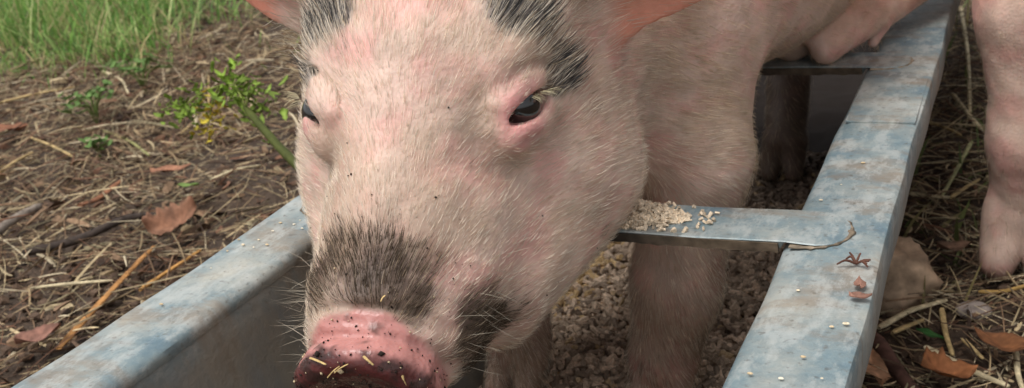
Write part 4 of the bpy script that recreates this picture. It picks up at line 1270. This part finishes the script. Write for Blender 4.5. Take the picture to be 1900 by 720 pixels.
# fern: thick green stem rising from behind the left rim, leafy tip of three fronds
fern = empty('fern', (-.28, .74, 0)); tag(fern, 'young green fern with thick stem rising behind the left rim', 'fern')
stem_pts = [(-.28, .74, gz_at(-.28, .74) - .01), (-.318, .77, .10), (-.358, .80, .1556), (-.444, .87, .1627), (-.547, .95, .180)]
tube('stem', stem_pts, .0072, lin(78, 82, 42), M_GREEN, taper=.6, parent=fern, wob=.06, col2=lin(98, 106, 50))
def frond(base, tip, spread, size, n, col):
    """a thin stalk ending in a feathery spray of small crinkled leaflets"""
    base = np.array(base, float); tip = np.array(tip, float)
    fr = tube('frond', [base, (base + tip) / 2 + np.array([0, 0, .006]), tip], .0016, lin(150, 160, 84), M_GREEN, sides=6, taper=.5, parent=fern)
    d = tip - base
    for i in range(n):
        t = random.uniform(.35, 1.15)
        q = base + d * t + np.array([random.gauss(0, 1), random.gauss(0, .7), random.gauss(0, 1)]) * spread * (.5 + .6 * min(t, 1))
        ln = size * random.uniform(.6, 1.3)
        leaf('leaflet', q, ln, ln * random.uniform(.35, .6), random.uniform(0, 6.3), np.array(col) * random.uniform(.7, 1.25), mat=M_GREEN, lobes=2, curl=.5,
             tilt=(random.uniform(-1.2, 1.2), random.uniform(-.9, .9)), parent=fr, ragged=.3, nu=9, nv=3)
GRN, YEL = lin(148, 176, 72), lin(212, 194, 76)
frond((-.547, .95, .180), (-.60, 1.0, .196), .016, .014, 80, GRN)
frond((-.547, .95, .180), (-.545, .97, .192), .016, .014, 50, lin(150, 174, 80))
frond((-.62, .998, .192), (-.705, 1.0, .150), .013, .013, 75, lin(142, 168, 70))
frond((-.62, .998, .192), (-.650, .995, .140), .012, .012, 55, YEL)

def weed(c, h, n, label, size):
    root = empty('weed', (c[0], c[1], gz_at(*c))); tag(root, label, 'weed', 'small green weeds in the litter')
    z = gz_at(*c)
    for i in range(n):
        a = 2 * math.pi * i / n + random.uniform(-.3, .3); r = h * random.uniform(.3, .7)
        top = (c[0] + math.cos(a) * r, c[1] + math.sin(a) * r, z + h * random.uniform(.6, 1.0))
        st = tube('stem', [(c[0], c[1], z - .005), (c[0] + math.cos(a) * r * .3, c[1] + math.sin(a) * r * .3, z + h * .5), top], .0018, lin(120, 140, 74), M_GREEN, sides=5, parent=root)
        for k in range(6):
            q = np.array(top) + np.array([random.uniform(-1, 1), random.uniform(-1, 1), random.uniform(-.6, .4)]) * size * .8
            leaf('leaf', q, size * random.uniform(.7, 1.2), size * .55, random.uniform(0, 6.3), lin(120, 152, 84), mat=M_GREEN, nu=9, nv=3, lobes=2, curl=.3, tilt=(random.uniform(-.6, .6), random.uniform(-.6, .6)), parent=st)
weed((-1.24, 1.36), .075, 8, 'leafy green weed in the litter left of the fern', .020)
weed((-1.10, 1.22), .030, 6, 'low sprawling green weed below the leafy one', .016)
weed((-1.29, 1.54), .075, 6, 'upright blue green weed between the grass and the fern', .020)

# dried bits and flakes on the trough and the snout
flakeL = [(-.186, .464), (-.18, .521), (-.187, .498), (-.181, .507), (-.192, .488), (-.171, .533), (-.177, .496), (-.196, .505), (-.183, .534), (-.171, .54), (-.17, .501), (-.184, .416), (-.161, .528)]
flakeR = [(.19, .463), (.196, .467), (.182, .433), (.168, .497), (.16, .615), (.181, .852), (.168, .641), (.176, .413), (.193, .417), (.176, .679), (.162, .414)]
for lst, label, grp in ((flakeL, 'tiny white grain flake on the left rim of the trough', 'grain flakes on the left rim'), (flakeR, 'tiny white grain flake on the right rim of the trough', 'grain flakes on the right rim')):
    for (x, y) in lst:
        s = random.uniform(.0005, .0013)
        o = rock('grain_flake', (x, y, RZ + .0004 + s * .3), s, (1.3, .8, .5), random.choice((lin(232, 222, 200), lin(206, 184, 148), lin(222, 206, 176))), random.randint(1, 99), mat=M_FEED, nf=4)
        tag(o, label, 'flake', grp)
sc = empty('dried_weed', (.192, .530, RZ)); tag(sc, 'shrivelled red brown weed scrap on the right rim by the cross bar', 'plant scrap')
for i in range(9):
    a = random.uniform(0, 6.3); l = random.uniform(.004, .010)
    tube('twig', [(.192, .530, RZ + .0015), (.192 + math.cos(a) * l * .5, .530 + math.sin(a) * l * .6, RZ + .004), (.192 + math.cos(a) * l, .530 + math.sin(a) * l, RZ + random.uniform(.0012, .006))], .0007, lin(98, 66, 54), M_LITTER, sides=5, parent=sc)
for (x, y) in ((.197, .507), (.199, .494)):
    l = leaf('dry_scale', (x, y, RZ + .0016), .011, .006, random.uniform(0, 3), lin(150, 112, 96), curl=.6, parent=sc)
V = []
for z in (RZ + .0020, RZ + .0009):
    V += [(.1535, .757, z), (.1775, .7545, z + .0003), (.2008, .756, z), (.2008, .86, z), (.1775, .86, z + .0003), (.1535, .86, z)]
mesh_np('lap_plate', V, quads=[(0, 1, 4, 5), (1, 2, 3, 4), (11, 10, 7, 6), (10, 9, 8, 7), (0, 6, 7, 1), (1, 7, 8, 2), (2, 8, 9, 3), (3, 9, 10, 4), (4, 10, 11, 5), (5, 11, 6, 0)], mat=M_GALV, parent=trough, smooth=False)
for a, b_, r, label in (((-.0232, .3438, .2668), (-.0128, .3412, .2661), .0008, 'leftmost flat straw bit stuck on the wet snout'),
                        ((-.0132, .3408, .2594), (-.0062, .3420, .2656), .0006, 'upright thin straw bit in the middle of the snout rim'),
                        ((-.0092, .3412, .2622), (-.0018, .3428, .2668), .0006, 'slanted straw bit crossing another on the snout rim'),
                        ((.0042, .3470, .2692), (.0094, .3462, .2656), .0008, 'pale straw bit lying along the pink upper snout rim'),
                        ((.0206, .3506, .2592), (.0216, .3508, .2540), .0006, 'rightmost straw bit on the lower right of the snout'),
                        ((.0046, .3718, .2872), (.0036, .3688, .2853), .0005, 'tiny straw bit caught in the dark hair above the snout')):
    mid = tuple((np.array(a) + np.array(b_)) / 2 + np.array([0, -.0004, .0005]))
    tag(tube('straw_bit', [a, mid, b_], r, lin(206, 176, 120), M_LITTER, sides=6, flat=.5), label, 'straw', 'straw bits stuck on the snout')
